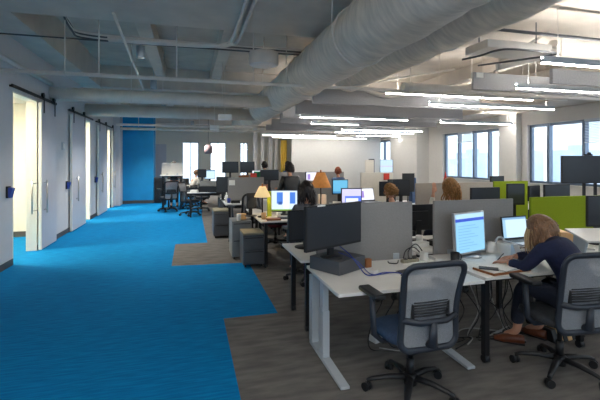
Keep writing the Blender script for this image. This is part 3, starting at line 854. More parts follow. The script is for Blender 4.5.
# main dark monitor standing on a charcoal box
t = thing('computer_box', 'low charcoal desktop computer case under the big black monitor', 'computer', (1.235, 3.245, 0.72), math.atan2(0.17, 0.30))
b = MB(); b.box(-0.18, 0.17, -0.16, 0.17, 0.004, 0.115); obj('case', b, 'cabinet', t, bevel=0.004)
for sx in (-0.15, 0.14):
    for sy in (-0.13, 0.14):
        b = MB(); b.cyl((sx, sy, 0), 0.012, 0.005, 10); obj('foot', b, 'black', t)
x, y, a, w = facing((0.875, 3.03), (1.475, 3.325))
monitor(1.175, 3.178, 0.925, w, 0.365, a, 'screen_off', 'big black switched off monitor on the nearest desk', 0.836, standw=0.1)
tag(obj('sticker', MB().box(0, 0.09, -0.001, 0.001, 0, 0.012), 'paper'), 'white sticker strip on top rim of the big black monitor', 'sticker')
st = bpy.data.objects['sticker']; st.location = (0.99, 3.068, 1.279); st.rotation_euler = (0, 0, a)
x, y, a, w = facing((2.37, 3.20), (2.81, 3.33))
monitor(x, y, 0.765, w, 0.395, a, 's_sheet', 'monitor with a pale blue page and dark blue toolbar', 0.735, case='silver', tilt=0.05)
monitor(1.22, 4.12, 0.80, 0.46, 0.33, 0.15, 'screen_off', 'dark navy backed monitor just left of the big black one', 0.72)
monitor(2.56, 4.16, 0.84, 0.46, 0.30, PI, 'screen_off', 'black monitor seen from behind in the gap between grey partitions', 0.72)

# open laptop on a riser with a silver stand in front
t = thing('laptop_riser', 'low white riser under the open laptop', 'stand', (3.19, 3.27, 0.735))
b = MB(); b.box(-0.21, 0.21, -0.13, 0.14, 0.085, 0.1); obj('shelf', b, 'white', t, bevel=0.003)
for s in (-1, 1):
    b = MB(); b.box(s * 0.2 - 0.008, s * 0.2 + 0.008, -0.13, 0.14, 0, 0.085); obj('side_panel', b, 'white', t)
def laptop(x, y, z, rz, ms, label, w=0.34, d=0.23, lean=0.28):
    t = thing('laptop', label, 'laptop', (x, y, z), rz, 'open laptops')
    b = MB(); b.box(-w / 2, w / 2, -d, 0, 0, 0.016); bs = obj('base', b, 'silver', t, bevel=0.003)
    b = MB(); b.box(-w / 2 + 0.02, w / 2 - 0.02, -d * 0.55, -0.02, 0.0162, 0.018); obj('keyboard', b, 'black', t)
    b = MB(); b.box(-0.05, 0.05, -d + 0.015, -d * 0.62, 0.0162, 0.0172); obj('trackpad', b, 'whitemetal', t)
    R = Matrix.Translation((0, 0, 0.014)) @ Matrix.Rotation(-lean, 4, 'X')
    b = MB(); b.M = R; b.box(-w / 2, w / 2, 0, 0.008, 0, 0.235); ld = obj('lid', b, 'black', t, bevel=0.002)
    b = MB(); b.M = R; b.quad_uv((-w / 2 + 0.012, -0.0015, 0.02), (w / 2 - 0.012, -0.0015, 0.02), (w / 2 - 0.012, -0.0015, 0.223), (-w / 2 + 0.012, -0.0015, 0.223))
    obj('screen', b, ms, t)
    return t
laptop(3.215, 3.36, 0.835, 0.08, 's_laptop', 'open laptop with pale screen in front of the person in navy', lean=0.12)
laptop(3.02, 6.5, 0.93, 0.1, 's_mail', 'small open laptop beside the curly haired person', w=0.32)
t = thing('laptop_riser', 'small riser under the laptop of the curly haired person', 'stand', (3.02, 6.38, 0.735))
b = MB(); b.box(-0.18, 0.18, -0.13, 0.14, 0.18, 0.195); obj('shelf', b, 'white', t); b = MB(); b.box(-0.03, 0.03, 0.05, 0.12, 0, 0.18); obj('post', b, 'white', t)
t = thing('tablet_stand', 'silver wedge stand standing between blue monitor and laptop', 'stand', (3.0, 3.12, 0.735), 0.1)
b = MB(); b.hexa([(-0.09, -0.09, 0), (0.02, -0.09, 0), (-0.09, 0.0, 0), (0.02, 0.0, 0), (-0.08, -0.02, 0.13), (-0.02, -0.02, 0.13), (-0.08, 0.0, 0.13), (-0.02, 0.0, 0.13)]); obj('wedge', b, 'silver', t, bevel=0.003)
b = MB(); b.box(-0.1, 0.03, -0.1, 0.01, 0.0, 0.006); obj('foot_plate', b, 'whitemetal', t)

# middle and far monitors (x, y, bottom, w, h, yaw, screen, label)
for args in (
    (1.54, 6.62, 0.79, 0.47, 0.37, -0.2, 's_desktop', 'lit monitor with lime green side showing a blue desktop'),
    (2.585, 6.18, 0.86, 0.35, 0.34, -0.15, 's_lavender', 'lit lavender monitor right of the orange lamp'),
    (2.74, 7.10, 1.02, 0.32, 0.28, 0.0, 's_cyan', 'small cyan lit monitor behind the lavender one'),
    (0.98, 6.60, 0.86, 0.16, 0.26, 0.2, 'screen_off', 'narrow dark frame screen left of the cream lamp'),
    (3.58, 6.75, 1.0, 0.40, 0.27, 0.0, 'screen_off', 'dark monitor right behind the curly haired person'),
    (3.82, 6.95, 1.08, 0.34, 0.22, 0.1, 'screen_off', 'dark glossy monitor beside the red square'),
    (3.68, 6.48, 1.02, 0.30, 0.30, -0.3, 'screen_off', 'narrow dark monitor right of the curly haired person'),
    (3.67, 4.34, 1.11, 0.44, 0.20, 0.0, 'screen_off', 'wide dark monitor above the right grey partition'),
    (5.15, 5.8, 1.20, 0.28, 0.19, 0.0, 'screen_off', 'small dark monitor above the small green partition'),
    (4.30, 4.50, 1.05, 0.25, 0.29, -0.2, 'screen_off', 'bluish dark monitor turned away before the small green partition'),
    (4.98, 4.86, 1.05, 0.26, 0.23, 0.2, 'screen_off', 'small brownish dark monitor left of the wide one above the large green partition'),
    (5.30, 4.76, 1.02, 0.48, 0.28, 0.0, 'screen_off', 'wide black monitor showing above the large green partition'),
    (4.34, 3.36, 0.93, 0.30, 0.34, -0.25, 'screen_off', 'dark monitor cut by the right picture edge'),
    (0.74, 9.5, 0.90, 0.30, 0.38, 0.0, 'screen_off', 'dark monitor at the left end of the noted partition'),
    (1.85, 9.5, 1.18, 0.45, 0.26, 0.0, 'screen_off', 'dark monitor left of the standing person in black'),
    (1.62, 10.0, 1.12, 0.26, 0.30, 0.1, 's_mail', 'small white lit monitor behind the noted partition'),
    (2.95, 9.6, 1.12, 0.34, 0.26, 0.1, 's_mail', 'small white lit monitor touching the orange shade'),
    (1.25, 13.0, 1.27, 0.52, 0.36, 0.05, 'screen_off', 'dark blue monitor of the distant twin, at left'),
    (1.80, 13.0, 1.27, 0.46, 0.36, -0.1, 'screen_off', 'dark monitor of the distant twin, at right'),
    (0.42, 15.0, 1.05, 0.32, 0.30, -0.2, 'screen_off', 'dark monitor facing the person in the white shirt'),
    (0.70, 15.1, 0.98, 0.40, 0.34, 0.0, 's_laptop', 'pale lit monitor right of the person in the white shirt'),
):
    bz = 0.735
    x, y = args[0], args[1]
    d = monitor(*args[:5], args[5], args[6], args[7], bz, standw=0.1)
# lime green side of the lit monitor
tag(obj('green_folder', MB().box(1.235, 1.30, 6.50, 6.56, 0.735, 1.15), 'limegreen'), 'upright lime green file box at the left of the blue desktop screen', 'file box')

# support desks under the monitors that stand off the rows
desk(3.45, 4.6, 4.02, 4.62, 'white desk behind the right grey partition', 'post', 0.735)
desk(4.78, 6.0, 4.4, 5.1, 'white desk behind the large green partition', 'post', 0.735)
desk(3.52, 4.4, 6.38, 7.18, 'white desk behind the curly haired person', 'post', 0.735)

# dark board
t = thing('display_board', 'dark brown board standing above the beige partition, left of the windows', 'board', (4.43, 7.5, 0))
b = MB(); b.box(-0.14, 0.14, 0, 0.025, 1.0, 1.39); obj('panel', b, 'black', t); b = MB(); b.tube([(0, 0.03, 0.02), (0, 0.03, 1.1)], 0.015, 8); obj('post', b, 'black', t)
b = MB(); b.lathe([(0.2, 0), (0.2, 0.015), (0.03, 0.03)], (0, 0.03, 0), 20); obj('base', b, 'black', t)

# big wall screen on a floor stand with a camera on top
t = thing('tv_display', 'large black television on a floor stand in front of the windows', 'television', (9.5, 7.6, 0), -0.26)
b = MB(); b.box(-0.72, 0.72, -0.03, 0.03, 1.1, 1.78); obj('casing', b, 'black', t, bevel=0.008)
b = MB(); b.box(-0.705, 0.705, -0.034, -0.029, 1.12, 1.765); obj('screen', b, 'screen_off', t)
for sx in (-0.12, 0.16):
    b = MB(); b.box(sx - 0.03, sx + 0.03, 0.03, 0.07, 0.05, 1.6); obj('post', b, 'black', t)
b = MB(); b.box(-0.5, 0.5, -0.3, 0.35, 0.0, 0.05); obj('base', b, 'black', t)
t = thing('webcam', 'small black camera sitting on top of the large television', 'camera', (9.44, 7.6, 1.782), -0.26)
b = MB(); b.box(-0.09, 0.09, -0.03, 0.03, 0, 0.04); obj('housing', b, 'black', t, bevel=0.008)
b = MB(); b.M = Matrix.Translation((0, -0.03, 0.05)) @ Matrix.Rotation(PI / 2, 4, 'X'); b.cyl((0, 0, -0.03), 0.035, 0.05, 16); obj('lens', b, 'black', t)
# far wall screen near the pier
t = thing('wall_screen', 'lit far screen showing a pale blue and pink picture near the pier', 'screen', (9.5, 18.2, 0), -0.3)
b = MB(); b.box(-0.33, 0.33, -0.03, 0.03, 1.05, 1.72); obj('casing', b, 'black', t)
b = MB(); b.quad_uv((-0.31, -0.032, 1.07), (0.31, -0.032, 1.07), (0.31, -0.032, 1.70), (-0.31, -0.032, 1.70)); obj('screen', b, 's_wallview', t)
b = MB(); b.box(-0.04, 0.04, 0.03, 0.08, 0.0, 1.5); obj('post', b, 'black', t)
b = MB(); b.box(-0.4, 0.4, -0.25, 0.3, 0, 0.04); obj('base', b, 'black', t)
for i, (x, y, z0, z1, w, m_, lab) in enumerate(((8.3, 17.6, 0.9, 1.7, 0.45, 'whitefelt', 'white upright board left of the far lit screen'), (8.55, 17.9, 0.9, 1.75, 0.3, 'screen_off', 'dark upright panel left of the far lit screen'))):
    t = thing('upright_board', lab, 'board', (x, y, 0)); b = MB(); b.box(-w / 2, w / 2, 0, 0.03, z0, z1); obj('panel', b, m_, t)
    b = MB(); b.box(-w / 2, -w / 2 + 0.03, 0, 0.03, 0, z0); obj('leg', b, 'black', t); b = MB(); b.box(w / 2 - 0.03, w / 2, 0, 0.03, 0, z0); obj('leg', b, 'black', t)

# ---- pedestal cabinets
def pedestal(x, y, w, d, h, m, label, cushion=False, n=2, rz=0):
    t = thing('pedestal_cabinet', label, 'cabinet', (x, y, 0), rz, 'pedestal cabinets beside the desks')
    b = MB(); b.box(-w / 2, w / 2, -d / 2, d / 2, 0.045, h); obj('body', b, m, t, bevel=0.004)
    hh = (h - 0.07) / n
    for i in range(n):
        z = 0.055 + i * hh
        b = MB(); b.box(-w / 2 + 0.008, w / 2 - 0.008, -d / 2 - 0.016, -d / 2, z, z + hh - 0.012); dr = obj('drawer', b, m, t, bevel=0.003)
        b = MB(); b.box(-w / 2 + 0.03, w / 2 - 0.03, -d / 2 - 0.024, -d / 2 - 0.014, z + hh - 0.03, z + hh - 0.02); obj('pull', b, 'black', dr)
    for sx in (-1, 1):
        for sy in (-1, 1):
            b = MB(); b.M = Matrix.Translation((sx * (w / 2 - 0.04), sy * (d / 2 - 0.05), 0.025)) @ Matrix.Rotation(PI / 2, 4, 'Y'); b.cyl((0, 0, -0.012), 0.025, 0.024, 14); obj('caster', b, 'black', t)
    if cushion:
        b = MB(); b.box(-w / 2, w / 2, -d / 2, d / 2, h, h + 0.035); obj('cushion', b, 'cushion', t, bevel=0.012)
    return t
pedestal(0.955, 6.40, 0.33, 0.46, 0.50, 'cabinet', 'nearest charcoal drawer pedestal with an olive seat cushion', True)
pedestal(0.84, 6.98, 0.33, 0.5, 0.64, 'ltcabinet', 'tall grey pedestal just behind the cushioned one')
pedestal(0.655, 8.95, 0.34, 0.5, 0.56, 'cabinet', 'dark pedestal with tan cushion at the walkway end of the second block', True)
pedestal(1.0, 12.3, 0.34, 0.5, 0.56, 'cabinet', 'far dark pedestal under the desk by the walkway')
t = thing('tall_cabinet', 'tall black bin cabinet standing against the blue wall corner', 'cabinet', (-1.14, 16.75, 0))
b = MB(); b.box(-0.2, 0.2, -0.25, 0.25, 0.03, 0.98); obj('body', b, 'black', t, bevel=0.01); b = MB(); b.box(-0.21, 0.21, -0.26, 0.26, 0.98, 1.0); obj('top', b, 'cabinet', t)
b = MB(); b.box(-0.18, 0.18, -0.262, -0.25, 0.1, 0.9); obj('door', b, 'black', t)

# ---- task chair (faces +Y)
def rr_path(w_top, w_bot, z0, z1, r, yf, n=5):
    pts = []
    def corner(cx, cz, a0):
        for i in range(n + 1):
            a = a0 + PI / 2 * i / n
            pts.append((cx + r * math.cos(a), cz + r * math.sin(a)))
    corner(w_bot - r, z0 + r, -PI / 2)
    for i in range(1, 6):
        t_ = i / 6; pts.append((w_bot + (w_top - w_bot) * t_ - 0.012 * math.sin(PI * t_), z0 + r + (z1 - z0 - 2 * r) * t_))
    corner(w_top - r, z1 - r, 0)
    corner(-w_top + r, z1 - r, PI / 2)
    for i in range(1, 6):
        t_ = 1 - i / 6; pts.append((-(w_bot + (w_top - w_bot) * t_ - 0.012 * math.sin(PI * t_)), z0 + r + (z1 - z0 - 2 * r) * t_))
    corner(-w_bot + r, z0 + r, PI)
    return [(x, yf(x, z), z) for x, z in pts]
def make_chair(label, loc, rz, fabric='navyfab', base_rz=0.3, frame='frame', arms=True):
    t = thing('task_chair', label, 'chair', loc, rz, 'mesh backed task chairs')
    yf = lambda x, z: -0.235 - 0.10 * (z - 0.42) / 0.58 + 0.03 * math.sin((z - 0.42) / 0.58 * PI) + 0.35 * x * x
    # five star base
    b = MB(); b.lathe([(0.045, 0.055), (0.05, 0.12), (0.035, 0.13)], (0, 0, 0), 20)
    for k in range(5):
        a = base_rz + 2 * PI * k / 5
        d = Vector((math.cos(a), math.sin(a), 0))
        b.tube([d * 0.02 + Vector((0, 0, 0.105)), d * 0.15 + Vector((0, 0, 0.105)), d * 0.27 + Vector((0, 0, 0.085)), d * 0.31 + Vector((0, 0, 0.07))], [0.03, 0.026, 0.02, 0.017], 8, sx=0.75)
    bs = obj('base', b, 'black', t)
    for k in range(5):
        a = base_rz + 2 * PI * k / 5
        b = MB(); b.M = Matrix.Translation((0.31 * math.cos(a), 0.31 * math.sin(a), 0.03)) @ Matrix.Rotation(a + 0.7, 4, 'Z') @ Matrix.Rotation(PI / 2, 4, 'Y')
        b.cyl((0, 0, -0.027), 0.03, 0.021, 16); b.cyl((0, 0, 0.006), 0.03, 0.021, 16); b.cyl((-0.012, 0, -0.007), 0.02, 0.014, 12)
        obj('caster', b, 'black', bs)
    b = MB(); b.cyl((0, 0, 0.12), 0.028, 0.12, 16); b.cyl((0, 0, 0.22), 0.018, 0.18, 16); b.box(-0.09, 0.09, -0.13, 0.1, 0.375, 0.42); obj('gas_lift', b, 'black', t)
    # seat
    b = MB()
    prof = [(0.225, -0.20), (0.25, 0.0), (0.245, 0.16), (0.2, 0.245)]
    def seat_fn(z, dz):
        return None
    outl = []
    for i in range(28):
        a = 2 * PI * i / 28
        ex = 0.245 * (abs(math.cos(a)) ** 0.55) * (1 if math.cos(a) >= 0 else -1); ey = 0.235 * (abs(math.sin(a)) ** 0.55) * (1 if math.sin(a) >= 0 else -1)
        outl.append((ex, ey))
    rings = []
    for sc, z in ((0.9, 0.415), (1.0, 0.43), (1.0, 0.46), (0.96, 0.478), (0.75, 0.485), (0.3, 0.478), (0.01, 0.476)):
        rings.append([b.v((x * sc, y * sc + 0.01, z - (0.02 if y * sc > 0.18 else 0))) for x, y in outl])
    for p, q in zip(rings, rings[1:]):
        for k in range(28): b.face([p[k], p[(k + 1) % 28], q[(k + 1) % 28], q[k]], True)
    b.face(list(reversed(rings[0])))
    obj('seat', b, fabric, t)
    # back frame, bar, lumbar slats, mesh
    b = MB(); b.tube(rr_path(0.225, 0.215, 0.405, 0.985, 0.07, yf), 0.021, 10, sx=0.75, sy=1.1, closed=True, up=(0, 1, 0)); bf = obj('back_frame', b, frame, t)
    b = MB(); b.tube([(-0.215, yf(0.215, 0.6), 0.615), (-0.1, yf(0.1, 0.6) - 0.035, 0.60), (0.1, yf(0.1, 0.6) - 0.035, 0.60), (0.215, yf(0.215, 0.6), 0.615)], 0.016, 8, sx=1.4)
    b.tube([(0, yf(0, 0.6) - 0.035, 0.6), (0, -0.27, 0.45), (0, -0.08, 0.395)], [0.02, 0.03, 0.035], 10, sx=1.1); obj('back_support', b, frame, t)
    b = MB()
    for i in range(6): b.tube([(-0.13, yf(0.13, 0.66) - 0.004, 0.635 + i * 0.018), (0, yf(0, 0.66) - 0.006, 0.635 + i * 0.018), (0.13, yf(0.13, 0.66) - 0.004, 0.635 + i * 0.018)], 0.0062, 6)
    for sx in (-0.135, 0.135): b.box(sx - 0.01, sx + 0.01, yf(0.13, 0.66) - 0.004, yf(0.13, 0.66) + 0.016, 0.615, 0.735)
    obj('lumbar_pad', b, 'black', t)
    b = MB(); b.sheet(lambda u, v: ((u - 0.5) * 2 * (0.205 + 0.0 * v), yf((u - 0.5) * 0.42, 0.415 + v * 0.575) + 0.004, 0.415 + v * 0.575), 12, 14); obj('back_mesh', b, 'mesh', t)
    if arms:
        for s in (-1, 1):
            b = MB(); b.tube([(s * 0.12, -0.02, 0.40), (s * 0.24, -0.02, 0.40), (s * 0.295, -0.01, 0.45), (s * 0.305, 0.0, 0.72)], [0.018, 0.018, 0.022, 0.02], 8, sx=1.0, sy=1.3); ar = obj('armrest', b, 'frame', t)
            b = MB(); b.box(s * 0.305 - 0.045, s * 0.305 + 0.045, -0.13, 0.13, 0.72, 0.755); obj('arm_pad', b, 'black', ar, bevel=0.014, segs=3)
    return t
c1 = make_chair('empty grey mesh task chair with blue seat pulled up to the nearest desk', (1.525, 2.56, 0), 0.03)
c2 = make_chair('task chair of the person in navy, cut by the right picture edge', (2.80, 2.49, 0), -0.1, 'greyfab', base_rz=0.0)
cb = make_chair('black backed task chair in the gap between the grey partitions', (2.62, 4.85, 0), PI - 0.2, 'greyfab', frame='black')
dup(cb, (2.3, 7.98, 0), PI, 'black task chair behind the second block of desks')
cr = make_chair('maroon seated chair under the desk with the cream lamp', (1.60, 7.62, 0), PI + 0.3, 'redfab')
dup(cb, (0.02, 12.62, 0), -PI / 2 - 0.5, 'black task chair on the blue carpet beside the distant desk')
dup(cb, (0.35, 13.6, 0), PI / 2, 'black task chair behind the distant walkway desk')
dup(cb, (-0.68, 13.85, 0), 0.4, 'black task chair in front of the white privacy screen')
dup(cb, (0.08, 14.35, 0), 1.4, 'black task chair between the blue wall and the distant desk')
dup(cb, (1.1, 8.25, 0), 0.4, 'dark task chair before the partition with the white note')
dup(cb, (3.58, 4.86, 0), 0.1, 'task chair of the person with long wavy hair')
dup(cb, (3.08, 5.5, 0), 0.4, 'task chair of the curly haired person')
dup(cb, (1.585, 5.33, 0), 0.1, 'task chair of the dark haired person')
dup(cb, (0.02, 15.55, 0), -1.2, 'task chair of the distant person in a white shirt')

# ---- lamps
def table_lamp(x, y, z, hb, ht, r0, r1, m, label, power):
    t = thing('table_lamp', label, 'lamp', (x, y, z))
    b = MB(); b.lathe([(0.08, 0), (0.08, 0.015), (0.02, 0.03)], (0, 0, 0), 24); obj('base', b, 'darksteel', t)
    b = MB(); b.tube([(0, 0, 0.02), (0, 0, ht - 0.04)], 0.012, 10); obj('pole', b, 'darksteel', t)
    b = MB(); b.lathe([(r0, hb), (r1, ht)], (0, 0, 0), 32, cap=False); obj('lamp_shade', b, m, t, solid=0.004)
    b = MB(); b.lathe([(0.02, ht - 0.05), (0.012, ht + 0.03), (0.018, ht + 0.045)], (0, 0, 0), 12); obj('finial', b, 'wood', t)
    ld = bpy.data.lights.new('bulb', 'POINT'); ld.energy = power; ld.color = (1, 0.75, 0.45); ld.shadow_soft_size = 0.03
    lo = bpy.data.objects.new('bulb', ld); COL.objects.link(lo); lo.parent = t; lo.location = (0, 0, (hb + ht) / 2)
table_lamp(1.14, 6.46, 0.735, 0.33, 0.50, 0.135, 0.05, 'creamglow', 'small desk lamp with a cream shade left of the lime edged screen', 2.5)
table_lamp(2.14, 6.45, 0.735, 0.47, 0.72, 0.175, 0.07, 'orangeglow', 'desk lamp with a large orange shade beside the dark haired person', 2)


# ================================================================= SMALL THINGS ON THE NEAR DESKS
def simple(name, label, cat, mb, m, loc=(0, 0, 0), rz=0, group=None, bevel=0.0):
    o = obj(name, mb, m, bevel=bevel); o.location = loc; o.rotation_euler = (0, 0, rz)
    return tag(o, label, cat, group)
def cable(pts, r, m, label, group=None, k=6):
    o = Vector(pts[0]); b = MB(); b.tube([p - o for p in smooth_path(pts, k)], r, 6)
    c = obj('cable', b, m); c.location = o
    return tag(c, label, 'cable', group)
DZ = 0.72
cable([(1.27, 3.30, 0.90), (1.30, 3.14, 0.86), (1.33, 3.05, 0.80), (1.38, 2.98, 0.728), (1.50, 2.97, 0.728), (1.60, 2.99, 0.728), (1.66, 2.96, 0.728), (1.66, 2.90, 0.728)], 0.0045, 'bluecord', 'blue cable hanging from the big black monitor onto the desk')
cable([(1.24, 3.25, 0.86), (1.3, 3.02, 0.845), (1.42, 2.99, 0.728), (1.55, 3.01, 0.728), (1.64, 2.98, 0.728)], 0.0035, 'bluecord', 'second blue cable lying beside the first on the desk')
b = MB(); b.box(-0.012, 0.012, -0.02, 0.025, 0, 0.012); simple('cable_plug', 'dark plug at the end of the blue cable', 'plug', b, 'black', (1.66, 2.885, DZ), 0.2, bevel=0.003)
b = MB(); b.box(-0.03, 0.03, -0.02, 0.02, 0, 0.075); simple('wood_block', 'small wooden block beside the charcoal computer case', 'block', b, 'wood', (1.50, 3.22, DZ), 0.2, bevel=0.004)
b = MB(); b.box(-0.03, 0.04, -0.03, 0.03, 0, 0.025); simple('adapter', 'small white adapter among the blue cables', 'adapter', b, 'white', (1.47, 3.05, DZ), 0.5, bevel=0.006)
# mouse pad and mouse
b = MB(); b.box(-0.11, 0.11, -0.09, 0.09, 0, 0.004); simple('mouse_pad', 'dark mouse pad on the nearest desk', 'mouse pad', b, 'black', (1.80, 2.98, DZ), 0.25, bevel=0.001)
def mouse(x, y, z, rz, label, m='black'):
    t = thing('computer_mouse', label, 'mouse', (x, y, z), rz)
    b = MB(); b.ball((0, 0, 0.004), 0.03, (1.0, 1.75, 0.95), 18, 12)
    for v in b.bm.verts: v.co.z = max(v.co.z, 0.0)
    obj('shell', b, m, t); b = MB(); b.M = Matrix.Translation((0, 0.03, 0.026)) @ Matrix.Rotation(PI / 2, 4, 'Y'); b.cyl((0, 0, -0.004), 0.007, 0.008, 10); obj('scroll_wheel', b, 'cabinet', t)
mouse(1.82, 2.97, DZ + 0.004, 0.3, 'black mouse on the dark mouse pad')
# power bar, adapter bricks, wires at the back of the desk
t = thing('power_strip', 'pale power strip at the partition end on the nearest desk', 'power strip', (1.95, 3.28, DZ), 0.15)
b = MB(); b.box(-0.09, 0.09, -0.025, 0.025, 0, 0.03); obj('body', b, 'cushion', t, bevel=0.004)
for i in range(3):
    b = MB(); b.box(-0.065 + i * 0.05, -0.035 + i * 0.05, -0.014, 0.014, 0.03, 0.036); obj('socket', b, 'black', t)
b = MB(); b.box(-0.03, 0.03, -0.03, 0.03, 0, 0.085); simple('adapter', 'white power adapter standing by the partition gap', 'adapter', b, 'white', (2.11, 3.30, DZ), 0.3, bevel=0.01)
b = MB(); b.box(-0.03, 0.03, -0.02, 0.02, 0, 0.04); simple('adapter', 'second white power adapter nearer the black mug', 'adapter', b, 'white', (2.19, 3.18, DZ), -0.3, bevel=0.008)
for i, (p, m_) in enumerate((([(1.93, 3.36, 0.74), (1.98, 3.40, 0.80), (2.05, 3.38, 0.83), (2.10, 3.34, 0.78), (2.16, 3.36, 0.73)], 'black'),
                             ([(1.86, 3.33, 0.73), (1.80, 3.25, 0.726), (1.74, 3.28, 0.726), (1.76, 3.34, 0.726)], 'blackcord'),
                             ([(1.98, 3.34, 0.73), (2.03, 3.44, 0.78), (2.10, 3.42, 0.85), (2.17, 3.38, 0.75)], 'blackcord'))):
    cable(p, 0.005, m_ if m_ != 'black' else 'blackcord', ('looped black cable rising behind the power strip', 'black cable curling on the desktop left of the power strip', 'black cable arching beside the partition gap')[i])
# black mug
t = thing('mug', 'black mug behind the empty task chair', 'mug', (2.285, 3.08, 0.735))
b = MB(); b.lathe([(0.034, 0), (0.037, 0.004), (0.04, 0.098), (0.037, 0.098), (0.034, 0.01), (0.001, 0.008)], (0, 0, 0), 28); obj('body', b, 'black', t)
b = MB(); b.tube([(0.038, 0, 0.08), (0.06, 0, 0.075), (0.066, 0, 0.05), (0.058, 0, 0.028), (0.036, 0, 0.022)], 0.005, 8); obj('handle', b, 'black', t)
# papers
def paper(x, y, z, rz, label, w=0.105, d=0.148, m='paper', name='paper_sheet'):
    b = MB(); b.box(-w, w, -d, d, 0, 0.0016); simple(name, label, 'paper', b, m, (x, y, z), rz, 'loose papers on the writing desk')
Z2 = 0.735
paper(2.42, 2.94, Z2, 0.6, 'loose white sheet under the blue lit monitor')
paper(2.56, 2.90, Z2 + 0.002, 0.15, 'loose white sheet nearest the wooden tray')
paper(2.72, 3.08, Z2, -0.4, 'loose white sheet behind the wooden tray')
paper(3.3, 2.98, Z2, 0.9, 'white sheet right of the person in navy')
paper(2.02, 3.2, DZ, 0.9, 'white sheet on the nearest desk near the partition gap')
# wooden edged board with notebook
t = thing('drawing_board', 'flat board with a brown wooden edge under the notebook', 'board', (2.52, 2.785, Z2), 0.12)
b = MB(); b.box(-0.21, 0.21, -0.11, 0.11, 0, 0.018); obj('edge', b, 'wood', t, bevel=0.002)
b = MB(); b.box(-0.2, 0.2, -0.1, 0.1, 0.018, 0.021); obj('surface', b, 'white', t)
t = thing('notebook', 'open notebook being written in on the wooden edged board', 'notebook', (2.56, 2.80, Z2 + 0.0215), 0.3)
b = MB(); b.box(-0.14, 0.0, -0.095, 0.09, 0, 0.008); b.box(0.002, 0.14, -0.095, 0.09, 0, 0.006); obj('pages', b, 'paper', t)
b = MB(); b.box(-0.143, 0.143, -0.098, 0.093, -0.0005, 0.001); obj('cover', b, 'greyfab', t)
b = MB(); b.box(-0.04, 0.04, -0.075, 0.075, 0, 0.009); simple('phone', 'dark phone lying on the wooden edged board', 'phone', b, 'black', (2.385, 2.78, Z2 + 0.0215), 0.9, bevel=0.004)
# round white speaker by the blue monitor
t = thing('desk_speaker', 'round white speaker with curved arm behind the blue lit monitor', 'speaker', (2.91, 3.36, Z2))
b = MB(); b.lathe([(0.05, 0), (0.055, 0.02), (0.055, 0.07), (0.04, 0.1), (0.001, 0.11)], (0, 0, 0), 24); obj('body', b, 'white', t)
b = MB(); b.tube(smooth_path([(0.04, 0, 0.06), (0.08, 0.01, 0.13), (0.13, 0.0, 0.14), (0.16, -0.04, 0.08)], 5), 0.012, 8); obj('arm', b, 'whitemetal', t)
# items on the desk before the green partition
t = thing('wooden_box', 'pale wooden box behind the head of the person in navy', 'box', (3.82, 3.42, 0.735), 0.25)
b = MB(); b.hexa([(-0.13, -0.1, 0), (0.13, -0.1, 0), (-0.13, 0.1, 0), (0.13, 0.1, 0), (-0.13, -0.1, 0.16), (0.13, -0.1, 0.12), (-0.13, 0.1, 0.20), (0.13, 0.1, 0.16)]); obj('body', b, 'palewood', t, bevel=0.004)
b = MB(); b.hexa([(-0.135, -0.105, 0.16), (0.135, -0.105, 0.12), (-0.135, 0.105, 0.20), (0.135, 0.105, 0.16), (-0.135, -0.105, 0.172), (0.135, -0.105, 0.132), (-0.135, 0.105, 0.212), (0.135, 0.105, 0.172)]); obj('lid', b, 'palewood', t)
t = thing('laptop_riser', 'tilted white plastic riser at the right edge in front of green', 'stand', (3.82, 3.0, 0.735), -0.2)
b = MB(); b.hexa([(-0.20, -0.14, 0.145), (0.24, -0.14, 0.145), (-0.20, 0.16, 0.215), (0.24, 0.16, 0.215), (-0.20, -0.14, 0.165), (0.24, -0.14, 0.165), (-0.20, 0.16, 0.235), (0.24, 0.16, 0.235)]); obj('top_plate', b, 'white', t, bevel=0.006)
for sx in (-0.12, 0.16):
    b = MB(); b.hexa([(sx - 0.012, 0.0, 0), (sx + 0.012, 0.0, 0), (sx - 0.012, 0.14, 0), (sx + 0.012, 0.14, 0), (sx - 0.012, -0.05, 0.15), (sx + 0.012, -0.05, 0.15), (sx - 0.012, 0.12, 0.2), (sx + 0.012, 0.12, 0.2)]); obj('support', b, 'whitemetal', t)
# (the riser stands on the front extension of that desk)
for i, (x, y, w, d, h, m_, lab) in enumerate(((3.72, 3.24, 0.06, 0.04, 0.03, 'whitemetal', 'small grey box on the cluttered desk'), (3.66, 3.16, 0.1, 0.02, 0.012, 'black', 'dark stapler on the cluttered desk'),
                                             (4.0, 3.2, 0.12, 0.09, 0.02, 'paper', 'stack of white papers on the cluttered desk'), (3.75, 3.6, 0.05, 0.05, 0.09, 'limegreen', 'small green cup on the cluttered desk'))):
    b = MB(); b.box(-w / 2, w / 2, -d / 2, d / 2, 0, h); simple(('box', 'stapler', 'paper_stack', 'cup')[i], lab, ('box', 'stapler', 'paper', 'cup')[i], b, m_, (x, y, 0.735), 0.3 * i, bevel=0.003)

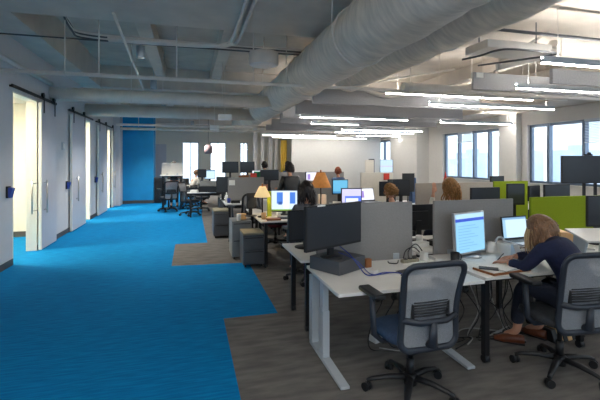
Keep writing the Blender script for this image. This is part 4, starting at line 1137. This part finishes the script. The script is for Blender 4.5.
# cables under the near desks
rnd = random.Random(5)
for i in range(12):
    x0 = 2.32 + 0.07 * i + rnd.uniform(-0.02, 0.02); y0 = 3.3 + rnd.uniform(-0.05, 0.05)
    zf = 0.008 + 0.004 * (i % 3)
    pts = [(x0, y0, 0.60), (x0 + rnd.uniform(-0.1, 0.1), y0 - 0.02, 0.42 + rnd.uniform(-0.1, 0.05)), (x0 + rnd.uniform(-0.15, 0.15), y0 - 0.05, 0.2), (x0 + rnd.uniform(-0.1, 0.1), y0 - 0.1, zf),
           (x0 + rnd.uniform(-0.25, 0.25), y0 - 0.2, zf), (x0 + rnd.uniform(-0.3, 0.3), y0 + rnd.uniform(-0.35, 0.0), zf)]
    cable(pts, 0.0055, 'blackcord' if i % 4 else 'whitecord', 'black cable tangled under the writing desk' if i % 4 else 'white cable tangled under the writing desk', 'tangled black cables under the writing desk' if i % 4 else 'tangled white cables under the writing desk')
for i in range(4):
    x0 = 1.62 + i * 0.12
    cable([(x0, 3.3, 0.6), (x0 + 0.05, 3.28, 0.4), (x0 - 0.04, 3.3, 0.2), (x0 - 0.1 + 0.08 * i, 3.2, 0.01), (x0 + 0.2, 3.1, 0.01)], 0.0055, 'blackcord', 'black cable hanging under the nearest desk', 'black cables hanging under the nearest desk')
cable([(1.6, 3.2, 0.01), (1.8, 3.1, 0.01), (2.0, 3.3, 0.01), (2.3, 3.2, 0.01), (2.6, 3.35, 0.01), (2.9, 3.2, 0.01)], 0.006, 'whitecord', 'long white cable snaking over the carpet under both near desks')
t = thing('power_strip', 'white power block on the carpet under the nearest desk', 'power strip', (1.68, 3.36, 0), 0.3)
b = MB(); b.box(-0.09, 0.09, -0.05, 0.05, 0, 0.06); obj('body', b, 'white', t, bevel=0.012); b = MB(); b.box(-0.04, -0.01, -0.03, 0.03, 0.06, 0.085); obj('plug', b, 'black', t, bevel=0.004)
# purple cloth under the back desk
b = MB(); b.sheet(lambda u, v: (1.15 + 0.1 * u, 4.0 + 0.02 * math.sin(u * 12) + 0.03 * v, 0.3 + 0.36 * v), 10, 4); simple('hanging_scarf', 'purple cloth hanging under the desk behind the big black monitor', 'scarf', b, 'purple')

# desk clutter in the middle distance
def clutter(items):
    for (nm, x, y, z, w, d, h, m_, lab, cat_) in items:
        if nm in ('cup', 'mug', 'bottle'):
            b = MB()
            if nm == 'bottle': b.lathe([(w / 2, 0), (w / 2, h * 0.65), (w / 5, h * 0.8), (w / 5, h)], (0, 0, 0), 16)
            else: b.lathe([(w / 2 * 0.85, 0), (w / 2, h), (w / 2 * 0.9, h), (w / 2 * 0.8, 0.01), (0.001, 0.008)], (0, 0, 0), 18)
        else:
            b = MB(); b.box(-w / 2, w / 2, -d / 2, d / 2, 0, h)
        simple(nm, lab, cat_, b, m_, (x, y, z), (x * 7.3) % 0.8 - 0.4, bevel=0.0 if nm in ('cup', 'mug', 'bottle') else min(0.004, h / 4))
D = 0.735
clutter([
    ('box', 0.86, 6.95, 0.64, 0.14, 0.1, 0.10, 'palewood', 'small tan box on the tall grey pedestal', 'box'),
    ('cup', 0.80, 6.82, 0.64, 0.08, 0.08, 0.11, 'paper', 'paper cup on the tall grey pedestal', 'cup'),
    ('book', 0.93, 7.1, 0.64, 0.2, 0.14, 0.03, 'paper', 'pale book on the tall grey pedestal', 'book'),
    ('mug', 1.12, 6.22, D, 0.08, 0.08, 0.1, 'palewood', 'tan mug at the corner of the lamp desk', 'mug'),
    ('keyboard', 1.55, 6.2, D, 0.42, 0.14, 0.02, 'black', 'black keyboard in front of the lime edged screen', 'keyboard'),
    ('cup', 1.38, 6.32, D, 0.07, 0.07, 0.09, 'paper', 'white cup in front of the lime edged screen', 'cup'),
    ('book', 1.25, 6.1, D, 0.22, 0.16, 0.025, 'wood', 'brown notebook on the lamp desk', 'book'),
    ('bottle', 1.95, 6.35, D, 0.07, 0.07, 0.22, 'silver', 'silver bottle beside the dark haired person', 'bottle'),
    ('box', 2.22, 6.62, D, 0.14, 0.1, 0.33, 'whitefelt', 'upright cream box below the orange shade', 'box'),
    ('box', 2.0, 6.6, D, 0.22, 0.14, 0.16, 'whitefelt', 'low cream box left of the orange lamp', 'box'),
    ('box', 2.42, 6.4, D, 0.16, 0.12, 0.22, 'paper', 'white carton between orange lamp and lavender monitor', 'box'),
    ('box', 1.8, 7.2, D, 0.2, 0.12, 0.26, 'limegreen', 'yellow green carton behind the lit desktop screen', 'box'),
    ('box', 1.45, 7.3, D, 0.3, 0.2, 0.2, 'paper', 'white carton on the desk behind the cream lamp', 'box'),
    ('box', 2.25, 9.0, D, 0.3, 0.2, 0.3, 'cabinet', 'dark carton behind the standing person in black', 'box'),
    ('box', 2.65, 9.1, D, 0.4, 0.2, 0.4, 'ltcabinet', 'grey carton right of the standing person in black', 'box'),
    ('box', 0.95, 8.75, D, 0.18, 0.12, 0.06, 'black', 'black box on the desk before the noted partition', 'box'),
    ('mug', 0.82, 8.85, D, 0.08, 0.08, 0.1, 'bluecord', 'blue mug on the desk before the noted partition', 'mug'),
    ('bottle', 0.78, 9.0, D, 0.06, 0.06, 0.22, 'paper', 'white bottle on the desk before the noted partition', 'bottle'),
    ('box', 1.28, 9.9, 1.05 - 0.315, 0.22, 0.15, 0.56, 'wood', 'brown carton behind the noted partition', 'box'),
    ('toy', 1.48, 9.6, D, 0.14, 0.12, 0.62, 'red', 'red object showing above the noted partition', 'toy'),
    ('toy', 1.62, 9.75, D, 0.2, 0.1, 0.66, 'green', 'green object showing above the noted partition', 'toy'),
    ('box', 0.55, 12.15, D, 0.55, 0.3, 0.17, 'black', 'black equipment box on the distant walkway desk', 'box'),
    ('box', 0.12, 12.12, D, 0.2, 0.12, 0.07, 'paper', 'small white box on the distant walkway desk', 'box'),
    ('box', 0.55, 12.6, D, 0.5, 0.2, 0.3, 'ltcabinet', 'grey carton at the rear of the distant walkway desk', 'box'),
    ('box', -0.6, 15.95, D, 0.6, 0.3, 0.12, 'wood', 'low brown carton on the far desk by the blue wall', 'box'),
    ('box', -0.2, 15.95, D, 0.3, 0.2, 0.25, 'black', 'black carton on the far desk by the blue wall', 'box'),
    ('cup', 2.50, 4.0, 0.72, 0.08, 0.08, 0.09, 'paper', 'white cup in the gap between the grey partitions', 'cup'),
    ('box', 2.40, 3.85, 0.72, 0.2, 0.12, 0.05, 'paper', 'white box in the gap between the grey partitions', 'box'),
    ('telephone', 2.62, 3.85, 0.72, 0.14, 0.16, 0.06, 'black', 'black desk phone in the gap between the grey partitions', 'telephone'),
    ('box', 4.62, 5.75, D, 0.1, 0.1, 0.5, 'whitefelt', 'tall cream carton before the small green partition', 'box'),
    ('book', 4.2, 4.4, D, 0.2, 0.15, 0.04, 'paper', 'white book behind the right grey partition', 'book'),
    ('bottle', 4.35, 4.2, D, 0.07, 0.07, 0.3, 'red', 'red bottle behind the large green partition', 'bottle'),
    ('box', 5.05, 7.9, D, 0.3, 0.2, 0.3, 'black', 'black carton in front of the pier', 'box'),
    ('box', 4.7, 7.8, D, 0.12, 0.1, 0.55, 'bluecloth', 'blue binder beside the dark brown board', 'binder'),
    ('box', 3.1, 9.7, D, 0.3, 0.2, 0.42, 'ltcabinet', 'grey carton behind the orange lamp', 'box'),
    ('bag', 1.9, 12.85, D, 0.5, 0.25, 0.42, 'navy', 'dark blue bag below the distant twin monitors', 'bag'),
])
# small festive figure beside the window
t = thing('cone_figure', 'small pointed red figure standing above the beige partition', 'figurine', (4.08, 5.75, 1.0))
b = MB(); b.lathe([(0.06, 0.22), (0.035, 0.32), (0.001, 0.48)], (0, 0, 0), 16); obj('hat', b, 'red', t); b = MB(); b.lathe([(0.05, 0), (0.06, 0.12), (0.055, 0.22)], (0, 0, 0), 16); obj('body', b, 'whitefelt', t)
b = MB(); b.box(-0.15, 0.15, -0.1, 0.1, 0, 0.265); simple('box', 'white carton carrying the pointed red figure', 'box', b, 'paper', (4.08, 5.75, 0.735))

# ================================================================= PEOPLE
def skin_bm(chains, sub=2):
    """chains: list of lists of (point, radius); a chain may start with an index tuple ('@', chain, i) to branch off."""
    vs, rs, es, idx = [], [], [], []
    for ch in chains:
        ids = []; prev = None
        for p in ch:
            if p[0] == '@':
                prev = idx[p[1]][p[2]]; ids.append(prev); continue
            vs.append(tuple(p[0])); rs.append(p[1]); i = len(vs) - 1; ids.append(i)
            if prev is not None: es.append((prev, i))
            prev = i
        idx.append(ids)
    me = bpy.data.meshes.new('tmp'); me.from_pydata(vs, es, [])
    o = bpy.data.objects.new('tmp', me); COL.objects.link(o)
    md = o.modifiers.new('s', 'SKIN'); md.use_smooth_shade = True
    for i, r in enumerate(rs):
        sv = me.skin_vertices[0].data[i]
        sv.radius = r if isinstance(r, tuple) else (r, r); sv.use_root = (i == 0)
    sd = o.modifiers.new('d', 'SUBSURF'); sd.levels = sub; sd.render_levels = sub
    bpy.context.view_layer.update()
    dg = bpy.context.evaluated_depsgraph_get()
    m2 = bpy.data.meshes.new_from_object(o.evaluated_get(dg))
    bm = bmesh.new(); bm.from_mesh(m2)
    bpy.data.objects.remove(o); bpy.data.meshes.remove(me); bpy.data.meshes.remove(m2)
    for f in bm.faces: f.smooth = True
    return bm
def head_mesh(mb, c, R):
    old = mb.M; mb.M = Matrix.Translation(c) @ R.to_4x4()
    n0 = len(mb.bm.verts)
    prof = []
    n, m = 24, 18
    rings = []
    for j in range(m + 1):
        th = PI * j / m; z = -math.cos(th) * 0.115; r = max(0.001, math.sin(th))
        ring = []
        for k in range(n):
            a = 2 * PI * k / n
            x = r * 0.074 * math.cos(a); y = r * 0.093 * math.sin(a)
            if z < -0.02:
                f = min(1, (-0.02 - z) / 0.095); x *= 1 - 0.32 * f
                y = y * (1 - 0.3 * f) + 0.022 * f
            if y > 0.05 and abs(x) < 0.016 and -0.045 < z < 0.02: y += 0.02 * (1 - abs(x) / 0.016) * (1 - (z + 0.045) / 0.065 * 0.7)
            if y > 0.05 and 0.015 < abs(x) < 0.045 and 0.0 < z < 0.035: y -= 0.008
            ring.append(mb.v((x, y, z)))
        rings.append(ring)
    for p, q in zip(rings, rings[1:]):
        for k in range(n): mb.face([p[k], p[(k + 1) % n], q[(k + 1) % n], q[k]], True)
    for s in (-1, 1):
        mb.ball((s * 0.075, -0.005, -0.005), 0.028, (0.3, 0.6, 1.0), 10, 8)
    mb.M = old
def face_bits(parent, c, R, brow='hair_brown'):
    for s in (-1, 1):
        b = MB(); b.M = Matrix.Translation(c) @ R.to_4x4(); b.ball((s * 0.03, 0.08, 0.012), 0.012, (1.2, 0.6, 0.7), 12, 8); obj('eye', b, 'eye', parent)
        b = MB(); b.M = Matrix.Translation(c) @ R.to_4x4(); b.ball((s * 0.03, 0.087, 0.012), 0.0055, (1, 0.5, 1), 10, 6); obj('iris', b, 'black', parent)
    b = MB(); b.M = Matrix.Translation(c) @ R.to_4x4(); b.ball((0, 0.083, -0.058), 0.022, (1.0, 0.35, 0.3), 12, 8); obj('mouth', b, 'mouthred', parent)
def hair_mesh(c, R, m, parent, length=0.25, seed=1, vol=1.0, back_only=False, strands=70, curl=0.0, down=None):
    rnd = random.Random(seed)
    b = MB(); b.M = Matrix.Translation(c) @ R.to_4x4()
    n, mm = 24, 14; rings = []
    for j in range(mm + 1):
        th = PI * j / mm
        ring = []
        for k in range(n):
            a = 2 * PI * k / n
            d = Vector((math.sin(th) * math.cos(a), math.sin(th) * math.sin(a), -math.cos(th)))
            s = vol * (1 + 0.03 * math.sin(a * 9))
            p = Vector((d.x * 0.084 * s, d.y * 0.100 * s - 0.012, d.z * 0.118 * s + 0.014))
            if p.y > 0.03 and p.z < 0.062: p.y = 0.03 - 0.02 * (0.062 - p.z) / 0.1
            if p.z < -0.06: p.z = -0.06 - 0.02 * (1 if p.y < 0 else 0)
            ring.append(b.v(p))
        rings.append(ring)
    for p, q in zip(rings, rings[1:]):
        for k in range(n): b.face([p[k], p[(k + 1) % n], q[(k + 1) % n], q[k]], True)
    b.M = Matrix.Identity(4)
    Dn = Vector(down or (0, 0, -1)).normalized()
    RR = R.to_3x3()
    for i in range(strands if length > 0.03 else 0):
        a = rnd.uniform(PI * 0.92, PI * 2.08); el = rnd.uniform(-0.25, 0.95)
        p = Vector((0.082 * vol * math.cos(a) * math.cos(el), 0.096 * vol * math.sin(a) * math.cos(el) - 0.012, 0.115 * vol * math.sin(el) + 0.01))
        w0 = Vector(c) + RR @ p
        out = RR @ Vector((p.x, p.y, 0)); out.normalize()
        L = length * rnd.uniform(0.8, 1.12) + el * 0.05
        pts, rad = [], []
        for s in range(8):
            t_ = s / 7
            q = w0 + Dn * (L * t_) + out * (0.018 * math.sin(t_ * PI * 0.8) * vol)
            q += Vector((math.sin(t_ * 9 + i), math.cos(t_ * 8 + i * 2), 0)) * (0.006 + curl * 0.018)
            pts.append(q); rad.append(0.0125 * (1 - 0.75 * t_ ** 2) * rnd.uniform(0.8, 1.15))
        b.tube(pts, rad, 6, sx=1.0, sy=0.7)
    return obj('hair', b, m, parent)
def hand(mb, wrist, d, palm_n, side, s=1.0, curl=0.5):
    """fingers run along d; palm faces palm_n; side=+1 puts the thumb at +cross."""
    d = Vector(d).normalized(); nrm = Vector(palm_n); nrm = (nrm - d * nrm.dot(d)).normalized(); x = d.cross(nrm) * side
    w = Vector(wrist)
    mb.tube([w - d * 0.02 * s, w + d * 0.02 * s, w + d * 0.06 * s, w + d * 0.088 * s], [0.024 * s, 0.030 * s, 0.037 * s, 0.033 * s], 12, sx=0.42, sy=1.0, up=tuple(nrm))
    for i, (off, L) in enumerate(((0.028, 0.072), (0.010, 0.080), (-0.009, 0.075), (-0.027, 0.058))):
        p = w + d * 0.083 * s + x * off * s; pts = [p - d * 0.02 * s, p]; dd = d.copy()
        ang = 0
        for k, f in enumerate((0.45, 0.32, 0.23)):
            ang += curl * (0.5, 0.7, 0.5)[k]
            q = (d * math.cos(ang) + nrm * math.sin(ang))
            p = p + q * L * f * s; pts.append(p)
        mb.tube(pts, [0.009 * s, 0.0092 * s, 0.0085 * s, 0.0078 * s, 0.006 * s], 8)
    p = w + d * 0.022 * s + x * 0.022 * s
    mb.tube([p, p + (x * 0.8 + d * 0.5) * 0.03 * s, p + (x * 0.7 + d * 1.0 + nrm * 0.3) * 0.045 * s, p + (x * 0.45 + d * 1.35 + nrm * 0.6) * 0.055 * s], [0.013 * s, 0.011 * s, 0.0095 * s, 0.0075 * s], 8)

def person(label, loc, yaw, hair, top, legs='denim', pose='sit', lean=0.15, hairlen=0.05, face_tilt=0.0, curl=0.0, vol=1.0, arm_up=False, head_yaw=0.0, height=1.0, group=None, seat=0.49, full=True):
    t = thing('person', label, 'person', loc, yaw)
    S = height
    if pose == 'sit':
        hip = Vector((0, 0, seat + 0.09)); L1 = 0.42; L2 = seat
    else:
        hip = Vector((0, 0, 0.90 * S)); L1 = 0.42 * S; L2 = 0.44 * S
    up = Vector((0, math.sin(lean), math.cos(lean)))
    ch = hip + up * 0.30 * S; nk = hip + up * 0.50 * S; hc = nk + Vector((0, 0.03, 0.15 * S))
    sh = []; chains = [[(hip, (0.15, 0.11)), (hip + up * 0.14, (0.13, 0.10)), (ch, (0.14, 0.10)), (nk - up * 0.05, (0.075, 0.055)), (nk, 0.046), (nk + Vector((0, 0.012, 0.06)), 0.048)]]
    cloth = [[(hip, (0.165, 0.125)), (hip + up * 0.14, (0.148, 0.118)), (ch, (0.175, 0.125)), (nk - up * 0.05, (0.115, 0.085)), (nk - up * 0.015, (0.06, 0.055))]]
    wrists = []
    for s in (-1, 1):
        shp = ch + up * 0.13 * S + Vector((s * 0.17, 0, 0))
        if arm_up and s < 0:
            el = shp + Vector((-0.08, 0.16, -0.12)); wr = shp + Vector((-0.06, 0.12, 0.16))
        elif pose == 'sit':
            el = shp + Vector((s * 0.05, 0.12, -0.25)); wr = el + Vector((-s * 0.06, 0.23, 0.03))
        else:
            el = shp + Vector((s * 0.05, 0.03, -0.27)); wr = el + Vector((-s * 0.03, 0.2, 0.03))
        chains.append([('@', 0, 2), (shp, 0.055), (el, 0.038), (wr, 0.026)])
        cloth.append([('@', 0, 2), (shp, 0.068), (el, 0.052), (el.lerp(wr, 0.85), 0.038)])
        wrists.append((wr, (wr - el).normalized(), s))
    lc = [[(hip + Vector((0, 0, 0.03)), (0.165, 0.12))]]
    for s in (-1, 1):
        if pose == 'sit':
            h2 = hip + Vector((s * 0.09, 0.06, -0.02)); kn = hip + Vector((s * 0.11, L1, 0.0)); an = kn + Vector((0, 0.02, -(hip.z - 0.1)))
        else:
            h2 = hip + Vector((s * 0.09, 0, -0.08)); kn = hip + Vector((s * 0.09, 0.02, -0.46 * S)); an = Vector((s * 0.1, -0.02, 0.09))
        ft = an + Vector((0, 0.14, -0.055))
        chains.append([('@', 0, 0), (h2, 0.085), (kn, 0.055), (an, 0.036), (ft, 0.03)])
        lc.append([('@', 0, 0), (h2, 0.1), (kn, 0.072), (an + Vector((0, 0, 0.04)), 0.055)])
    mb = MB(); mb.bm.free(); mb.bm = skin_bm(chains, 1)
    R = Matrix.Rotation(head_yaw, 3, 'Z') @ Matrix.Rotation(-face_tilt, 3, 'X')
    head_mesh(mb, hc, R)
    for wr, d, s in wrists: hand(mb, wr, d, (0, 0, -1) if not (arm_up and s < 0) else (0, 1, 0), s, 0.95, 0.5)
    obj('body', mb, 'skin', t)
    m2 = MB(); m2.bm.free(); m2.bm = skin_bm(cloth, 1); obj('shirt', m2, top, t)
    m3 = MB(); m3.bm.free(); m3.bm = skin_bm(lc, 1); obj('trousers', m3, legs, t)
    face_bits(t, hc, R)
    hair_mesh(hc, R, hair, t, hairlen, seed=int(abs(loc[0]) * 10) + 2, vol=vol, curl=curl, strands=60)
    for s in (-1, 1):
        an = chains[-2 if s < 0 else -1][3][0]
        b = MB(); b.M = Matrix.Translation(Vector((an.x, an.y, 0)))
        b.tube([(0, -0.06, 0.05), (0, 0.02, 0.045), (0, 0.11, 0.032), (0, 0.175, 0.025)], [0.04, 0.045, 0.04, 0.022], 10, sx=0.9, sy=1.0); obj('shoe', b, 'black', t)
    return t

person('person with dark brown hair seen from behind beside the orange lamp', (1.585, 5.30, 0), 0.0, 'hair_dark', 'greycloth', lean=0.18, hairlen=0.2, vol=1.22, seat=0.49)
person('person with curly golden hair above the left grey partition end', (3.10, 5.50, 0), 0.5, 'hair_gold', 'greycloth', lean=0.3, hairlen=0.12, curl=1.0, vol=1.0, seat=0.46, face_tilt=0.5)
person('person with long wavy light brown hair and one hand raised', (3.58, 4.84, 0), 0.15, 'hair_gold', 'whitecloth', lean=0.1, hairlen=0.3, curl=0.6, vol=1.25, arm_up=True, face_tilt=0.3, seat=0.52)
person('standing person in black with dark hair in the middle of the room', (2.05, 8.18, 0), 0.2, 'hair_dark', 'black', 'black', pose='stand', height=0.97, hairlen=0.1, lean=0.1)
person('distant person in a white shirt seated by the walkway', (0.05, 15.5, 0), -1.2, 'hair_brown', 'whitecloth', lean=0.35, face_tilt=0.4)
person('distant person whose head shows above the white privacy screen', (-0.55, 15.16, 0), PI, 'hair_dark', 'greycloth', pose='stand', height=0.98, lean=0.05)
person('distant person with short auburn hair in blue before the white wall', (4.1, 10.7, 0), 0.2, 'hair_red', 'bluecloth', lean=0.1, seat=0.62)
person('distant person with dark hair before the striped glass partitions', (2.2, 12.0, 0), 0.3, 'hair_dark', 'greycloth', lean=0.05, pose='stand', height=0.98)
person('distant person in blue standing right of the yellow curtain', (2.95, 12.05, 0), 0.6, 'hair_dark', 'bluecloth', 'navy', lean=0.05, pose='stand', height=0.98)

# ---- the person in navy writing at the desk
t = thing('person', 'person in a navy jacket with long light brown hair leaning over a notebook', 'person', (3.0, 2.5, 0))
O = Vector((3.0, 2.5, 0))
def W(x, y, z): return Vector((x, y, z)) - O
hip = W(2.97, 2.50, 0.56)
waist = W(2.99, 2.49, 0.70); chest = W(2.945, 2.575, 0.865); shc = W(2.91, 2.64, 0.955); neck = W(2.91, 2.69, 0.995); neck2 = W(2.915, 2.72, 1.02)
Lsh = W(2.765, 2.60, 0.945); Lel = W(2.66, 2.68, 0.775); Lwr = W(2.605, 2.83, 0.79)
Rsh = W(3.05, 2.70, 0.945); Rel = W(3.02, 2.90, 0.80); Rwr = W(2.80, 2.97, 0.79)
Lk = W(2.845, 2.90, 0.555); La = W(2.845, 2.965, 0.11); Lt = W(2.80, 3.07, 0.045)
Rk = W(3.12, 2.90, 0.555); Ra = W(3.14, 3.0, 0.11); Rt = W(3.10, 3.12, 0.045)
body = [[(hip, (0.10, 0.08)), (waist, (0.09, 0.07)), (chest, (0.12, 0.085)), (shc, (0.075, 0.055)), (neck, 0.046), (neck2, 0.046)],
        [('@', 0, 2), (Lsh, 0.045), (Lel, 0.036), (Lwr, 0.025)], [('@', 0, 2), (Rsh, 0.045), (Rel, 0.036), (Rwr, 0.025)],
        [('@', 0, 0), (hip + Vector((-0.09, 0.06, -0.02)), 0.08), (Lk, 0.055), (La, 0.036), (Lt, 0.03)],
        [('@', 0, 0), (hip + Vector((0.09, 0.06, -0.02)), 0.08), (Rk, 0.055), (Ra, 0.036), (Rt, 0.03)]]
mb = MB(); mb.bm.free(); mb.bm = skin_bm(body, 2)
Rh = Matrix.Rotation(0.55, 3, 'Z') @ Matrix.Rotation(-0.75, 3, 'X')
hc = W(2.925, 2.765, 1.05)
head_mesh(mb, hc, Rh)
hand(mb, Lwr, W(2.60, 2.93, 0.768) - Lwr, (0, 0, -1), -1, 0.95, 0.45)
hand(mb, Rwr, W(2.70, 2.985, 0.768) - Rwr, (0, 0, -1), 1, 0.95, 0.7)
obj('body', mb, 'skin', t)
jk = [[(hip + Vector((0, -0.01, -0.03)), (0.17, 0.15)), (hip + Vector((0, 0, 0.05)), (0.165, 0.14)), (waist, (0.14, 0.12)), (chest, (0.168, 0.128)), (shc, (0.135, 0.105)), (neck, (0.07, 0.07))],
      [('@', 0, 3), (Lsh, 0.07), (Lel, 0.053), (Lel.lerp(Lwr, 0.88), 0.038)], [('@', 0, 3), (Rsh, 0.07), (Rel, 0.053), (Rel.lerp(Rwr, 0.88), 0.038)]]
m2 = MB(); m2.bm.free(); m2.bm = skin_bm(jk, 2); obj('jacket', m2, 'navy', t)
tr = [[(hip + Vector((0, 0, 0.0)), (0.15, 0.12))], [('@', 0, 0), (hip + Vector((-0.09, 0.06, -0.02)), 0.098), (Lk, 0.075), (La + Vector((0, 0, 0.06)), 0.058)],
      [('@', 0, 0), (hip + Vector((0.09, 0.06, -0.02)), 0.098), (Rk, 0.075), (Ra + Vector((0, 0, 0.06)), 0.058)]]
m3 = MB(); m3.bm.free(); m3.bm = skin_bm(tr, 2); obj('trousers', m3, 'denim', t)
face_bits(t, hc, Rh)
hair_mesh(hc, Rh, 'hair_brown', t, 0.20, seed=9, vol=1.12, strands=120, curl=0.15)
b = MB()
for i in range(14):
    p = hc + Vector((-0.088 + 0.004 * (i % 4), 0.0 + 0.006 * i, 0.045 - 0.002 * i))
    b.tube([p, p + Vector((-0.012, 0.012, -0.07)), p + Vector((-0.008 + 0.003 * (i % 5), 0.02, -0.15)), p + Vector((0.004 * (i % 3), 0.02, -0.215 - 0.006 * (i % 4)))], [0.007, 0.009, 0.008, 0.002], 6)
lk = obj('hair_lock', b, 'hair_blond', t); lk['label'] = 'blond strands hanging in front of the face'
for s, an, to in ((-1, La, Lt), (1, Ra, Rt)):
    d = Vector((to.x - an.x, to.y - an.y, 0)).normalized()
    if s < 0: d = Vector((-0.75, 0.65, 0)).normalized()
    b = MB(); c = Vector((an.x, an.y, 0))
    b.tube([c - d * 0.06 + Vector((0, 0, 0.05)), c + d * 0.02 + Vector((0, 0, 0.048)), c + d * 0.11 + Vector((0, 0, 0.032)), c + d * 0.185 + Vector((0, 0, 0.024))], [0.042, 0.046, 0.042, 0.022], 12, sx=0.9)
    sh_ = obj('shoe', b, 'leather', t)
    b = MB(); b.tube([c - d * 0.065 + Vector((0, 0, 0.008)), c + d * 0.03 + Vector((0, 0, 0.008)), c + d * 0.12 + Vector((0, 0, 0.008)), c + d * 0.19 + Vector((0, 0, 0.008))], [0.036, 0.04, 0.044, 0.024], 12, sx=0.2); obj('sole', b, 'black', sh_)
t = thing('pen', 'slim dark pen held in the writing hand', 'pen', (2.615, 2.94, 0.775))
b = MB(); b.tube([(0, 0, 0.0), (0.02, -0.05, 0.07)], 0.004, 8); obj('barrel', b, 'black', t); b = MB(); b.tube([(0, 0, 0.0), (-0.003, 0.007, -0.009)], [0.003, 0.0008], 8); obj('tip', b, 'steel', t)

# striped bag on the floor under the occupied chair
t = thing('striped_bag', 'gold and black striped bag lying on the carpet beside the brown shoes', 'bag', (3.36, 2.98, 0), 0.1)
for i in range(7):
    x0 = -0.2 + i * 0.058
    b = MB(); hh = 0.10 + 0.05 * math.sin(PI * (i + 0.5) / 7)
    b.hexa([(x0, -0.1, 0), (x0 + 0.058, -0.1, 0), (x0, 0.1, 0), (x0 + 0.058, 0.1, 0), (x0, -0.06, hh), (x0 + 0.058, -0.06, hh), (x0, 0.06, hh), (x0 + 0.058, 0.06, hh)])
    obj('stripe_panel', b, 'palewood' if i % 2 else 'black', t, bevel=0.008)
